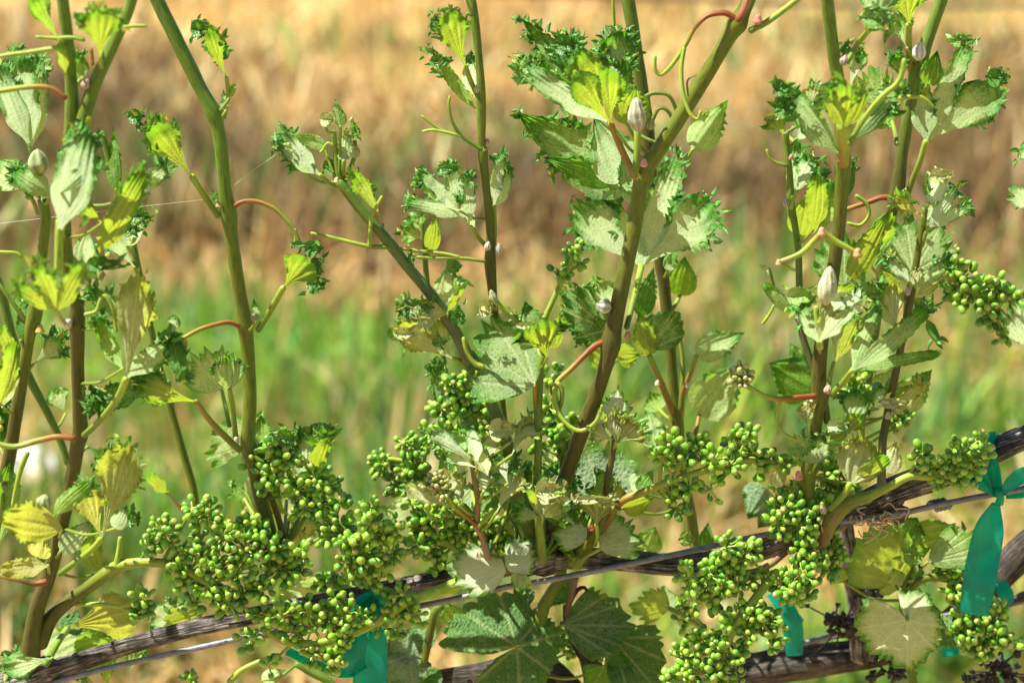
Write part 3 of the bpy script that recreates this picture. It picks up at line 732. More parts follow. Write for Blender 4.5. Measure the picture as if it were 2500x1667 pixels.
for k, x in enumerate((2281, 2290, 2299, 2310)):
    c = P(x, 1235 - k * 2, -.25); a = np.linspace(0, 2 * math.pi, 16)
    C = c + np.stack([.0009 * (a - 3), np.cos(a) * .0021, np.sin(a) * .0021], 1); V, F, idx = tube(C, np.full(16, .0010), 6)
    S.add(V, F, np.ones((len(V), 4)), V)
S.build('wire_splice', M_WIRE, wr, np.array(wr.location))
wire('pale blurred wire of the lower arm behind the right clusters', [(1560, 1668), (1875, 1592), (2017, 1556), (2088, 1545), (2300, 1505), (2456, 1476), (2600, 1440)], 9, 9)

def ribbon(S, pts, ws, d, curl=.15, ruff=.09):
    q = catmull([(*p[:2], w, p[2] if len(p) > 2 else d) for p, w in zip(pts, ws)], 6); n = len(q)
    T = np.gradient(q[:, :2], axis=0); T /= np.linalg.norm(T, axis=1)[:, None]; Nn = np.stack([-T[:, 1], T[:, 0]], 1)
    v = np.linspace(-1, 1, 9)[None]
    x = q[:, 0:1] + Nn[:, 0:1] * v * q[:, 2:3] / 2; y = q[:, 1:2] + Nn[:, 1:2] * v * q[:, 2:3] / 2
    z = curl * q[:, 2:3] * v ** 2 + ruff * q[:, 2:3] * wob(np.arange(n)[:, None] * .12, v * 2.2, 1.2)
    V = P(x, y, q[:, 3:4] - z * PX * 100).reshape(-1, 3)
    S.add(V, grid_faces(n, 9), np.ones((len(V), 4)), V)
def tie(label, pieces, d, knot=None):
    o = P(*pieces[0][1][0][:2], d); t = empty('plant_tie', o); tag(t, label, 'plant tie', 'teal tape ties')
    for nm, pts, ws, *rest in pieces:
        S = Soup(); ribbon(S, pts, ws, d, *(rest or ())); ob = S.build(nm, M_TAPE, t, o)
        sm = ob.modifiers.new('thickness', 'SOLIDIFY'); sm.thickness = .00018
    if knot:
        x, y, rr = knot
        S = Soup(); S.add(*stem_piece([(x - rr * .2, y - rr), (x, y - rr * .3), (x + 2, y + rr * .4), (x, y + rr)], (rr * .75, rr * .8), ((.1, .5, .4),) * 2, d - .2, 14, 4., bumps=.25)); S.build('knot', M_TAPE, t, o)
tie('long teal tape tie knotted on the wire at the right', [
    ('tail', [(2432, 1228, -1.0), (2416, 1290, -1.3), (2400, 1370, -1.6), (2388, 1440, -1.6), (2378, 1500, -1.4)], [20, 70, 80, 80, 70], .2, .09),
    ('loop', [(2436, 1205, -1.0), (2425, 1150, -1.0), (2410, 1105, -.9), (2418, 1075, -.6), (2440, 1068, .4)], [26, 34, 40, 40, 30], .3),
    ('bow', [(2436, 1208, -1.), (2410, 1182, -1.1), (2380, 1160, -.8), (2376, 1150, -.4)], [18, 42, 56, 48], .1),
    ('bow', [(2446, 1205, -1.), (2470, 1178, -1.2), (2505, 1160, -1.2), (2540, 1180, -.6), (2500, 1200, -.2), (2455, 1210, -.4)], [16, 32, 42, 40, 30, 16], .25)], -.9, (2440, 1212, 16))
tie('teal tape tie hanging from the cane between the flower clusters', [
    ('tail', [(880, 1520, -.9), (900, 1560, -1.1), (905, 1620, -1.1), (902, 1720, -1.)], [60, 84, 84, 88], .1, .07),
    ('tail', [(925, 1468, -1.1), (890, 1510, -1.5), (868, 1560, -1.9), (862, 1610, -1.9), (878, 1640, -1.2)], [44, 58, 62, 56, 40], .2),
    ('wrap', [(945, 1462, -.3), (915, 1463, -1.2), (880, 1480, -1.4), (868, 1505, -1.1)], [30, 46, 44, 40], .25),
    ('strand', [(700, 1588, -.5), (767, 1618, -.9), (823, 1640, -1.3), (868, 1640, -1.5)], [20, 20, 22, 24], .5)], -1.)
tie('blurred teal tape tie hanging behind the right flower cluster', [
    ('tail', [(1885, 1440, 8), (1915, 1478, 7.6), (1935, 1530, 7.4), (1940, 1600, 7.6)], [34, 44, 50, 40], .2), ('tail', [(1905, 1470, 8.2), (1930, 1500, 8.3), (1960, 1518, 8.3)], [30, 36, 12], .1)], 8)
tie('scrap of teal tape behind the lower right flower cluster', [
    ('tail', [(2420, 1330, 6.5), (2360, 1358, 6.2), (2340, 1372, 6.4)], [24, 30, 20], .2), ('tail', [(2300, 1592, 6), (2330, 1585, 5.8), (2360, 1576, 6)], [26, 30, 16], .2),
    ('tail', [(2440, 1420, 6.2), (2458, 1452, 6), (2470, 1476, 6)], [30, 36, 10], .2)], 6)

# older wood below and behind
tr, _ = wood('old_vine', 'dark old trunk of the vine below the cane at the bottom edge', 'vine trunk', [(1330, 2600), (1340, 2100), (1370, 1800), (1330, 1690), (1300, 1640)], [110, 95, 80, 60, 34], M_BARK_DARK, 5., .2, 24, 9.)
gz = P(1330, 2600, 5.)
S = Soup(); S.add(*bark_tube([[gz[0] - .01, gz[1], -.06], [gz[0], gz[1], .2], [gz[0] + .004, gz[1], gz[2] * .6], [gz[0], gz[1], gz[2] + .02]], np.array([150, 120, 110, 105]) * PX, 20, .2)); S.build('lower_trunk', M_BARK_DARK, tr, np.array(tr.location))
wood('', '', '', [(1365, 1700), (1330, 1650), (1285, 1630), (1200, 1645), (1060, 1660), (990, 1680)], [60, 44, 38, 30, 24, 20], M_BARK_DARK, 5., .2, 18, 5., 'arm', root=tr)
wood('', '', '', [(1375, 1760), (1450, 1700), (1440, 1620), (1412, 1570), (1390, 1520), (1384, 1480)], [48, 40, 26, 20, 16, 10], M_BARK_DARK, 4.5, .18, 16, 5., 'arm', root=tr)
wood('', '', '', [(1420, 1720), (1600, 1690), (1760, 1650), (1900, 1632), (2050, 1608), (2160, 1590), (2300, 1540), (2420, 1430), (2520, 1330), (2620, 1270)], [50, 44, 42, 42, 42, 40, 36, 36, 38, 38], M_BARK_DARK, (5., 8., 10., 10., 10.), .2, 20, 6., 'lower_arm', root=tr)
wood('vine_spur', 'greyish brown spur of old wood behind the right shoots', 'vine spur', [(2110, 1600), (2098, 1490), (2082, 1400), (2066, 1300), (2060, 1180)], [34, 26, 24, 18, 12], M_BARK, (9., 7.), .16, 16, 5., group='old spurs')
wood('vine_spur', 'thin pale spur at the lower right edge', 'vine spur', [(2380, 1500), (2456, 1474), (2520, 1448), (2600, 1420)], [10, 14, 14, 14], M_BARK, 8., .14, 12, 5., group='old spurs')
o = Soup(); o.add(*stem_piece([(1404, 1410), (1396, 1450), (1387, 1478), (1382, 1500)], (9, 8), ((.12, .08, .06), (.08, .05, .04)), (.4, 2.), 8, bumps=.1))
o = o.build('dead_twig', M_STEM, None, P(1404, 1410, .4)); tag(o, 'short dead twig hanging below the cane knot', 'twig')
o = Soup(); o.add(*stem_piece([(1390, 1476), (1398, 1458), (1410, 1440), (1425, 1433), (1434, 1442)], (6, 4), ((.02, .014, .01),) * 2, 1.8, 7, bumps=.1))
o = o.build('dried_tendril', M_STEM, None, P(1390, 1476, 1.8)); tag(o, 'black dried hooked tendril beside the dead twig', 'tendril')

def raisins(label, c, n, sp, d, seed):
    g = np.random.default_rng(seed); o = P(*c, d); t = empty('dried_cluster', o); tag(t, label, 'dried cluster', 'dried black fruit clusters')
    S = Soup()
    for k in range(n):
        x, y = c[0] + g.normal(0, sp[0]), c[1] + g.normal(0, sp[1]); a = g.uniform(0, 6.28); l = g.uniform(8, 18)
        S.add(*stem_piece([(c[0] + (x - c[0]) * .3, c[1] + (y - c[1]) * .3), ((c[0] + x) / 2 + g.normal(0, 5), (c[1] + y) / 2), (x, y)], (2.5, 2), ((.02, .015, .01),) * 2, d + g.normal(0, .4), 5))
        S.add(*stem_piece([(x, y), (x + l * .5 * math.cos(a), y + l * .5 * math.sin(a)), (x + l * math.cos(a), y + l * math.sin(a))], (g.uniform(6, 10), 4), ((.02, .015, .01),) * 2, d + g.normal(0, .6), 7, 4., bumps=.3))
    S.build('shrivelled_fruit', M_RAISIN, t, o)
raisins('small black dried fruit cluster left of the pale lobed leaf', (2055, 1525), 40, (30, 24), 8, 1)
raisins('black dried fruit cluster in the lower right corner', (2435, 1640), 60, (40, 32), 6, 2)
raisins('black dried remains behind the top of the pale lobed leaf', (2150, 1432), 26, (30, 12), 8, 3)
raisins('black dried remains under the pale lobed leaf at the bottom edge', (2170, 1640), 22, (26, 12), 8, 4)

# spider threads
for lab, pts, dd in (('fine spider thread slanting down left from the shoot tip', [(676, 376), (620, 414), (572, 452)], -.5),
                     ('long fine spider thread crossing behind the left shoots', [(530, 484), (330, 506), (150, 528), (-40, 550)], 1.)):
    C = P([p[0] for p in pts], [p[1] for p in pts], dd); V, F, idx = tube(C, np.full(len(C), .00005), 4)
    o = mobj('spider_thread', mesh_np('spider_thread', V - C[0], F, M_THREAD)); o.location = C[0]; tag(o, lab, 'spider thread', 'spider threads')
# ------------------------------------------------------------------ shoots, left to right (photo pixel positions)
# A: brown stem near the left edge
s = Shoot('brown green shoot nearest the left edge, leaning right', [(10, 1175), (25, 1105), (50, 950), (71, 825), (84, 772, 1.3), (94, 700), (106, 591), (112, 530), (104, 490)], (17, 13), (BRN, BRN, OLV, OLV, GRN), (0., -2.5))
s.leaf(74, 362, 30, 130, 80, 'W', 'strap', d=-3, pet=[(84, 420), (95, 480)], cr=40, bend=.05); s.leaf(74, 365, 108, 145, 62, 'W', 'strap', d=-2.6, cr=35, bend=-.05)
s.leaf(70, 350, -20, 165, 60, 'W', 'strap', d=-3.2, cr=20)
s.furl(92, 425, 92, 366, 62, d=-3.4, ribs=5); s.leaf(53, 457, -15, 405, 85, 'P', 'shell', d=-3.5, pet=[(80, 490), (92, 520)], wool=.6, phi=35)
s.leaf(125, 475, 40, 412, 58, 'W', 'strap', d=-3.6, cr=30, wool=.4, arch=.25); s.frill(80, 465, 22, (14, 10), d=-3.2)
s.leaf(82, 889, 158, 832, 62, 'W', 'fan', cr=45, d=-1., wool=.55, phi=20); s.leaf(0, 985, 48, 838, 48, 'Y', 'strap', d=-2.4, phi=-40); s.leaf(4, 995, 50, 893, 28, 'C', 'strap', d=-2.6)
s.leaf(50, 830, 62, 738, 34, 'D', 'strap', d=-1.5, cr=20); s.knob(97, 803, 12, (.45, .35, .10))
s.tendril([(64, 786), (35, 745), (0, 698), (-20, 680)], (7, 6), (OLV, YGR)); s.tendril([(-20, 615), (10, 616), (40, 618), (52, 628)], (6, 5), (YGR, YGR))
s.leaf(5, 1245, 22, 1125, 78, 'G', 'ovate', d=1., phi=-36); s.tendril([(67, 1105), (50, 1147), (38, 1200), (32, 1235)], (8, 7), (YGR, YGR), -3)
s.leaf(0, 1090, 10, 960, 46, 'D', 'strap', d=.5, cr=20); s.leaf(-10, 1340, 40, 1230, 50, 'P', 'fan', d=1.5)

# B: front left shoot
s = Shoot('brown shoot in front at the left, forking at the top', [(72, 1620, 1.5), (89, 1494, 1.15), (117, 1412, 1.1), (142, 1324), (170, 1200), (190, 1085, 1.1), (196, 1052, 1.15), (190, 910), (188, 783, 1.25), (185, 740), (167, 662), (158, 540), (166, 400), (176, 270, 1.2), (172, 180), (164, 90), (150, -20)],
          (18, 14), (BRN, BRN, BRN, BRN, OLV, GRN, GRN), (-.5, -3, -6, -8, -9))
s.stem([(188, 340, .9), (206, 285), (232, 205), (270, 124), (308, 40), (326, -15)], (18, 13), (OLV, GRN, GRN), -8.6)
s.leaf(145, 99, 62, -14, 56, 'P', 'fan', d=-9.5, phi=-46, bend=.1); s.leaf(245, 140, 243, 20, 100, 'Y', 'fan', d=-13, cr=45, size=18, pet=[(248, 165), (262, 150)], arch=.0, fold=.1)
s.leaf(160, 178, 148, 104, 26, 'Y', 'strap', d=-9.5); s.leaf(195, 195, 200, 138, 44, 'P', 'shell', d=-8, cr=12); s.furl(205, 218, 215, 195, 24, (.6, .45, .3), d=-9)
s.stem([(226, 160), (222, 120)], (5, 5), (ORG, ORG), -9, 'petiole')
s.tendril([(160, 240), (124, 216), (71, 213), (0, 223), (-30, 230)], (8, 8), (RED, ORG, YGR, YGR), -10); s.tendril([(142, 118), (71, 128), (0, 138), (-30, 144)], (8, 6), (YGR, YGR), -11)
s.tendril([(205, 98), (175, 92), (138, 94), (89, 91)], (7, 5), (YGR, YGR), -9); s.tendril([(298, 68), (330, 64), (357, 64)], (6, 5), (YGR, YGR), -9)
s.leaf(146, 560, 228, 318, 100, 'W', 'strap', d=-13, cr=30, wool=.65, phi=30, bend=-.08, size=18); s.leaf(150, 470, 240, 385, 46, 'W', 'strap', d=-12.5, cr=22, wool=.6)
s.stem([(142, 660), (144, 600), (148, 540)], (9, 12), (YGR, YGR), -12.5, 'petiole')
s.leaf(229, 626, 375, 430, 62, 'Y', 'strap', d=-9, cr=20, size=18, bend=-.1); s.leaf(340, 470, 402, 398, 46, 'W', 'strap', d=-9, cr=30); s.leaf(250, 545, 200, 500, 40, 'Y', 'fan', d=-9, cr=20)
s.pet(s.root.children[-1], (229, 626), [(215, 700), (196, 760)], -9)
s.leaf(138, 758, 96, 645, 52, 'Y', 'strap', d=-14, cr=35, size=18, pet=[(155, 785), (180, 800)]); s.leaf(138, 760, 205, 648, 50, 'Y', 'strap', d=-14, cr=18, size=18); s.leaf(136, 755, 40, 700, 40, 'Y', 'strap', d=-14, cr=25, phi=-40)
s.frill(250, 645, 34, (26, 12), 19, -11); s.furl(160, 800, 172, 780, 22, (.7, .68, .55), -9)
s.leaf(308, 925, 352, 672, 100, 'C', 'fan', d=-9, phi=-12, wool=.45, cr=14, ruff=.05, bend=-.05, pet=[(285, 975), (245, 1025), (205, 1062)], petr=(9, 8)); s.leaf(300, 900, 220, 785, 42, 'P', 'strap', d=-9, cr=35, bend=.12)
s.leaf(312, 920, 418, 822, 54, 'W', 'strap', d=-9.2, cr=25, wool=.5); s.frill(425, 845, 36, (20, 26), 17, -9); s.leaf(420, 810, 440, 930, 44, 'D', 'strap', d=-8.5, cr=14); s.leaf(418, 820, 432, 770, 34, 'W', 'fan', d=-8.5)
s.leaf(302, 772, 222, 712, 50, 'G', 'strap', d=-8, cr=32, wool=.35); s.tendril([(208, 768), (235, 760), (244, 735), (255, 722), (272, 745), (285, 810)], (6, 5), (YGR, YGR), -8.5)
s.tendril([(182, 1070), (140, 1066), (95, 1075), (35, 1090), (-20, 1080)], (9, 8), (RED, ORG, YGR, YGR), -9); s.tendril([(112, 1420), (85, 1424), (53, 1416), (0, 1405), (-30, 1395)], (10, 8), (RED, BRN, ORG, YGR), -5)
s.leaf(248, 1313, 325, 1090, 112, 'C', 'fan', d=-6, phi=-14, wool=.35, cr=26, ruff=.05, pet=[(225, 1340), (180, 1375), (146, 1400)], petr=(8, 8), bend=-.06); s.leaf(246, 1310, 205, 1180, 82, 'C', 'fan', d=-6.2, phi=-40, wool=.3, cr=24)
s.leaf(280, 1290, 315, 1235, 44, 'W', 'ovate', d=-6.5, phi=30); s.frill(325, 1265, 18, (14, 14), 15, -5)
s.leaf(150, 1290, 10, 1265, 105, 'C', 'shell', d=-12, phi=-44, wool=.10, cup=.5, ruff=.08); s.leaf(130, 1260, 205, 1165, 44, 'P', 'strap', d=-11.5, cr=16, bend=.15); s.furl(100, 1240, 112, 1208, 42, d=-12)
s.leaf(148, 1345, 236, 1262, 54, 'W', 'ovate', d=-3, wool=.6, phi=20); s.leaf(245, 1400, 190, 1300, 54, 'Y', 'strap', d=2, phi=-44); s.leaf(240, 1395, 222, 1290, 40, 'Y', 'strap', d=2.2, phi=-44)
s.leaf(118, 1380, 0, 1388, 48, 'C', 'strap', d=-6, wool=.3); s.leaf(90, 1360, 110, 1310, 60, 'C', 'ovate', d=-3, phi=-36); s.leaf(215, 1090, 268, 1128, 54, 'D', 'fan', d=-2, cr=20)
s.leaf(128, 1605, 8, 1640, 66, 'W', 'fan', d=-5, cr=16, wool=.6); s.frill(20, 1600, 14, (12, 8), 12, -3)
s.leaf(165, 1532, 332, 1478, 120, 'C', 'fan', d=1.5, phi=-35, wool=.05, pet=[(140, 1570), (112, 1620)], petr=(8, 9), teeth=.04); s.leaf(108, 1600, 235, 1540, 100, 'P', 'ovate', d=3.5, wool=.5, phi=35); s.leaf(180, 1600, 305, 1570, 90, 'P', 'ovate', d=3.8, phi=-40, wool=.15)
s.leaf(165, 1545, 195, 1490, 60, 'N', 'ovate', d=3.)
s.stem([(96, 1570, 1.2), (124, 1508, 1.1), (170, 1466), (220, 1430), (277, 1388, 1.15), (320, 1374)], (19, 14), (BRN, BRN, OLV, YGR), (-.6, -1.6), 'side_shoot'); s.stem([(284, 1385), (291, 1345), (294, 1312)], (9, 6), (YGR, YGR), -1.6, 'side_shoot')
s.leaf(318, 1640, 330, 1580, 50, 'P', 'fan', d=4, cr=14); s.leaf(265, 1680, 250, 1605, 50, 'P', 'fan', d=4, cr=10); s.leaf(160, 1660, 215, 1640, 44, 'D', 'fan', d=3, cr=16)

# background left shoots
s = Shoot('thin blurred green shoot behind the left shoots, slanting up left', [(165, 1130), (149, 1081), (117, 1010), (74, 928), (35, 840), (7, 733), (-10, 680)], (9, 13), (GRN, GRN, GRN), 5)
s.leaf(160, 1010, 128, 950, 66, 'P', 'fan', d=7, phi=30, wool=.6); s.leaf(35, 870, -10, 800, 40, 'Y', 'strap', d=5)
s = Shoot('blurred thin shoot between the two left tall shoots', [(482, 1330), (475, 1210), (450, 1115), (420, 1010), (390, 900), (365, 790), (337, 655), (319, 574), (287, 468), (262, 372), (248, 325)], (10, 8), (OLV, OLV, GRN, GRN), 7)
s.leaf(283, 462, 262, 312, 38, 'G', 'ovate', d=6.5, teeth=.14); s.leaf(310, 600, 338, 478, 58, 'W', 'ovate', d=5); s.leaf(328, 652, 262, 560, 56, 'W', 'fan', d=6, cr=18, wool=.55); s.leaf(200, 640, 222, 560, 56, 'W', 'ovate', d=4, wool=.5)
s.frill(322, 562, 28, (22, 9), 15, 4); s.frill(345, 530, 30, (22, 12), 15, 4); s.stem([(430, 1040), (420, 985), (412, 930)], (5, 5), (OLV, GRN), 7.5, 'side_shoot'); s.leaf(408, 1203, 358, 1158, 34, 'Y', 'strap', d=3, pet=[(430, 1230), (462, 1262)], petcol=(YGR, ORG)); s.stem([(380, 990), (345, 965), (330, 940)], (5, 5), (GRN, GRN), 6, 'side_shoot')

# C: tall clean shoot left of centre
s = Shoot('tall olive green shoot left of centre with bare stem', [(690, 1350, 1.4), (668, 1338, 1.3), (650, 1270, 1.1), (632, 1205), (616, 1130), (604, 1085, 1.1), (610, 981), (606, 875), (600, 812, 1.12), (598, 792, 1.3), (588, 733), (574, 645), (564, 570), (558, 520, 1.3), (549, 461), (539, 355), (530, 310, 1.05), (522, 280, 1.22), (496, 230), (443, 124), (383, 0), (370, -30)],
          (16, 17), (BRN, OLV, OLV, OLV, GRN, GRN, GRN), (0, 0, -1, -1))
s.leaf(553, 190, 500, 75, 50, 'Y', 'fan', cr=20, pet=[(557, 235), (546, 287)], d=-1.5); s.frill(492, 72, 34, (18, 16), 14, -1.6); s.frill(545, 120, 14, (10, 18), 12, -1.5); s.leaf(552, 270, 540, 220, 22, 'W', 'ovate', d=-1.2); s.leaf(560, 240, 575, 205, 16, 'P', 'strap', d=-1.2); s.knob(530, 262, 8, (.6, .35, .2))
s.leaf(468, 430, 372, 300, 84, 'Y', 'fan', cr=45, d=-2, pet=[(500, 480), (533, 528, -1)], petr=(8, 8), wool=.1); s.frill(335, 285, 26, (16, 12), 15, -2); s.leaf(528, 490, 515, 462, 20, 'G', 'ovate', d=-1.4); s.knob(535, 500, 9, (.3, .3, .12))
s.tendril([(575, 502), (592, 493), (625, 492), (670, 510), (705, 545), (726, 580), (733, 604)], (7, 6), (RED, ORG, YGR, YGR), -1.2); s.tendril([(720, 560), (722, 585), (718, 605)], (5, 4), (YGR, YGR), -1.2)
s.leaf(692, 702, 750, 630, 96, 'Y', 'fan', d=-2, phi=-50, pet=[(665, 750), (630, 806, -1)], petr=(8, 8)); s.frill(768, 608, 26, (16, 14), 15, -2.3); s.frill(765, 650, 30, (14, 18), 15, -2.3); s.frill(772, 695, 28, (16, 16), 14, -2.2); s.frill(735, 598, 12, (14, 5), 12, -2.2)
s.leaf(626, 785, 620, 728, 22, 'W', 'ovate', d=-1.3, wool=.4); s.knob(622, 775, 9, (.55, .25, .18))
s.tendril([(584, 796), (553, 787), (496, 801), (454, 822), (408, 854), (355, 879)], (7, 6), (RED, ORG, YGR, YGR), (-1, -3))
s.leaf(478, 980, 330, 950, 78, 'Y', 'fan', d=-5, phi=-48, cr=12, pet=[(520, 1035), (584, 1098, -1)], petcol=(ORG, OLV), petr=(7, 9), psi=10); s.leaf(350, 955, 218, 970, 66, 'D', 'strap', d=-6, cr=60, wool=.25); s.frill(355, 920, 34, (24, 12), 16, -6); s.frill(232, 975, 26, (16, 22), 15, -6)
s.palm(541, 952, [(470, 870), (455, 925), (505, 850), (548, 850)], 'P', d=.5, pet=[(552, 1000), (560, 1040)], wool=.45, phi=30, fringe=.04, teeth=.1, nteeth=20); s.leaf(560, 950, 556, 866, 88, 'P', 'shell', d=-1.2, pleat=.8, cup=.6, wool=.5, pet=[(568, 1000), (576, 1072)], petr=(7, 7), phi=10, teeth=.12); s.knob(576, 1075, 9, (.4, .3, .2))
s.palm(600, 1085, [(505, 1120), (512, 1060), (560, 1010), (640, 1010), (665, 1050)], 'P', d=2, wool=.45, phi=32, teeth=.08); 
s.stem([(690, 1345), (688, 1300), (672, 1240), (655, 1205)], (9, 8), (OLV, ORG), .5, 'side_shoot'); s.stem([(672, 1335), (712, 1310), (735, 1275)], (12, 7), (OLV, YGR), .3, 'side_shoot')
s.leaf(757, 1165, 735, 1060, 66, 'W', 'fan', cr=40, d=-.5, wool=.7, size=20); s.leaf(765, 1152, 792, 1062, 44, 'Y', 'strap', cr=30, d=-.3, size=20); s.frill(700, 1070, 20, (18, 14), 16, -.5, 'G'); s.frill(690, 1100, 30, (16, 12), 14, -.3); s.frill(790, 1045, 18, (18, 8), 18, -.5, 'G'); s.leaf(640, 1090, 645, 1012, 60, 'P', 'ovate', d=.6, teeth=.12)
s.leaf(620, 1250, 590, 1265, 80, 'P', 'ovate', d=4, wool=.5)

# D: diagonal shoot
s = Shoot('dark green shoot leaning left with a leafy tip', [(1322, 1372, 1.2), (1290, 1270), (1260, 1160), (1228, 1052), (1206, 999), (1185, 946), (1152, 895, 1.2), (1121, 829), (1088, 770, 1.18), (1043, 708), (1001, 659), (960, 606, 1.1), (916, 553), (873, 503), (840, 458, 1.1), (828, 445)], (18, 12), (OLV, (.10, .12, .04), (.10, .13, .04), GRN), (0, -1.5, -1.2))
s.leaf(781, 427, 672, 350, 44, 'W', 'strap', d=-1.4, pet=[(806, 447), (832, 456)], petr=(6, 6), cr=35); s.leaf(775, 420, 692, 322, 34, 'W', 'strap', d=-1.2, cr=15, wool=.9); s.leaf(792, 356, 712, 326, 36, 'P', 'ovate', d=-.8, teeth=.14, wool=.35); s.leaf(735, 420, 708, 400, 26, 'D', 'fan', cr=10)
s.stem([(832, 452), (822, 400), (818, 355), (815, 322)], (8, 6), (GRN, YGR), -1.2, 'side_shoot'); s.stem([(842, 446), (858, 405), (868, 372), (866, 345)], (6, 5), (YGR, GRN), -1., 'side_shoot'); s.stem([(818, 358), (800, 350), (790, 365), (783, 372)], (4, 4), (YGR, YGR), -1.3, 'tendril')
s.leaf(831, 308, 823, 240, 28, 'P', 'ovate', d=-1.5, wool=.4, phi=15); s.leaf(838, 305, 832, 262, 22, 'P', 'ovate', d=-1.2); s.frill(800, 292, 26, (13, 12), 9, -1.5, 'C'); s.stem([(815, 325), (800, 322), (790, 300)], (4, 4), (YGR, YGR), -1.4, 'side_shoot')
s.leaf(840, 392, 842, 310, 42, 'W', 'ovate', d=-1.6, pet=[(838, 420), (836, 440)], wool=.6); s.frill(864, 318, 26, (10, 14), 11, -1.4, 'G'); s.frill(812, 408, 24, (16, 12), 12, -.8); s.frill(866, 368, 12, (8, 12), 9, -1.2, 'C'); s.knob(822, 440, 7, (.55, .4, .22), -1.6)
s.leaf(935, 548, 878, 412, 46, 'Y', 'fan', d=-.6, cr=30, size=13, bend=-.1, wool=.3, phi=-44)
s.tendril([(950, 603), (902, 602), (850, 590), (800, 578), (760, 570)], (7, 5), (GRN, YGR, YGR), -1.5); s.tendril([(902, 602), (905, 553), (909, 525), (933, 480)], (6, 5), (YGR, YGR), -1.6); s.knob(953, 582, 6, (.6, .4, .25))
s.leaf(1107, 875, 958, 806, 74, 'C', 'fan', d=-1.6, pet=[(1125, 882), (1148, 904)], cr=22, wool=.5, phi=8, bend=.08); s.leaf(1100, 872, 1064, 778, 56, 'C', 'fan', d=-1.2, wool=.45, phi=5); s.frill(990, 815, 16, (16, 10), 13, -2, 'C'); s.frill(1075, 835, 12, (14, 8), 12, -2, 'G')
s.leaf(1092, 766, 985, 755, 50, 'C', 'strap', d=-1.8, cr=40, arch=.2); s.frill(1020, 752, 50, (30, 14), 13, -2.2); s.leaf(1092, 762, 1128, 695, 18, 'Y', 'strap', d=-2, cr=6); s.frill(1132, 690, 14, (12, 6), 12, -2, 'G'); s.frill(1118, 770, 22, (12, 18), 12, -1.8); s.frill(1038, 780, 20, (12, 14), 12, -2.2, 'W')
s.tendril([(1132, 825), (1140, 860), (1160, 888), (1180, 895)], (6, 8), (YGR, YGR), -2); s.tendril([(1165, 905), (1155, 935), (1162, 968)], (5, 4), (YGR, YGR), -2)
s.palm(1305, 942, [(1200, 778), (1165, 850), (1190, 935), (1265, 800)], 'G', d=-2.5, wool=.42, phi=38, teeth=.07, nteeth=26, sinus=.8, lobew=50, pet=[(1308, 1000), (1312, 1060)], petcol=(ORG, OLV)); s.stem([(1275, 795), (1240, 762), (1205, 732)], (8, 8), (GRN, YGR), -3, 'side_shoot'); s.furl(1208, 742, 1198, 708, 24, d=-3.2); s.frill(1190, 752, 30, (14, 14), 12, -3, 'C'); s.frill(1245, 772, 12, (16, 8), 10, -3, 'C')

# E: thin vertical shoot
s = Shoot('thin upright shoot with strap leaves above the diagonal shoot', [(1300, 1372), (1255, 1210), (1225, 1000), (1215, 860), (1203, 720), (1197, 640, 1.35), (1198, 590), (1194, 520), (1185, 443), (1178, 370, 1.25), (1176, 355), (1175, 250, 1.2), (1171, 160), (1160, 55, 1.15), (1153, 0), (1148, -25)], (13, 9), (OLV, OLV, BRN, OLV, GRN), (.5, 1, 0, 0))
s.leaf(1136, 162, 1078, 35, 80, 'Y', 'fan', cr=40, d=-.8, pet=[(1150, 200), (1168, 238)], petr=(6, 7), phi=-48, bend=.08, size=13); s.frill(1062, 55, 16, (8, 16), 12, -.8)
s.leaf(1164, 268, 1050, 145, 32, 'P', 'strap', d=.3, cr=14); s.frill(1040, 125, 18, (9, 9), 11, .2); s.frill(1080, 150, 22, (20, 10), 12, .2); s.leaf(1150, 222, 1145, 132, 42, 'W', 'ovate', d=.8, wool=.8); s.frill(1148, 140, 16, (8, 12), 11, .8); s.furl(1164, 228, 1163, 208, 15, (.62, .56, .45), -.4)
s.tendril([(1176, 366), (1160, 355), (1128, 333), (1105, 300), (1096, 262), (1098, 236)], (6, 4), (GRN, GRN, YGR), -.4); s.tendril([(1128, 333), (1085, 322), (1050, 300), (1030, 284)], (5, 4), (YGR, YGR), -.4); s.tendril([(1115, 330), (1060, 318), (1032, 322)], (5, 4), (YGR, YGR), -.6); s.tendril([(1152, 38), (1140, 35), (1136, 58)], (5, 4), (GRN, GRN), -.4); s.tendril([(1155, 38), (1145, 18), (1136, -8)], (5, 4), (GRN, YGR), -.4)
base = (1150, 553)
for (tx, ty, w, bx, by) in ((1030, 412, 34, 1121, 514), (1000, 474, 38, 1130, 530), (1102, 402, 46, 1140, 545), (1140, 424, 30, 1150, 540), (1012, 450, 22, 1118, 515), (1120, 480, 26, 1160, 560)):
    s.leaf(bx, by, tx, ty, w, 'W', 'strap', d=-.6 + rng.uniform(-.5, .5), cr=24, wool=.62, size=12, bend=rng.uniform(-.15, .15))
s.pet(s.root.children[-1], base, [(1168, 580), (1188, 602)], -.6); s.frill(1100, 412, 20, (22, 8), 11, -.8)
s.leaf(1207, 500, 1213, 374, 34, 'W', 'strap', d=.4, cr=14, wool=.75); s.leaf(1208, 505, 1266, 424, 34, 'W', 'strap', d=.6, cr=20, bend=-.25); s.pet(s.root.children[-1], (1207, 500), [(1208, 560), (1206, 600)], .4)
s.furl(1188, 612, 1193, 590, 20, (.7, .66, .5), -.8); s.furl(1216, 625, 1218, 594, 20, (.6, .65, .55), -.2)
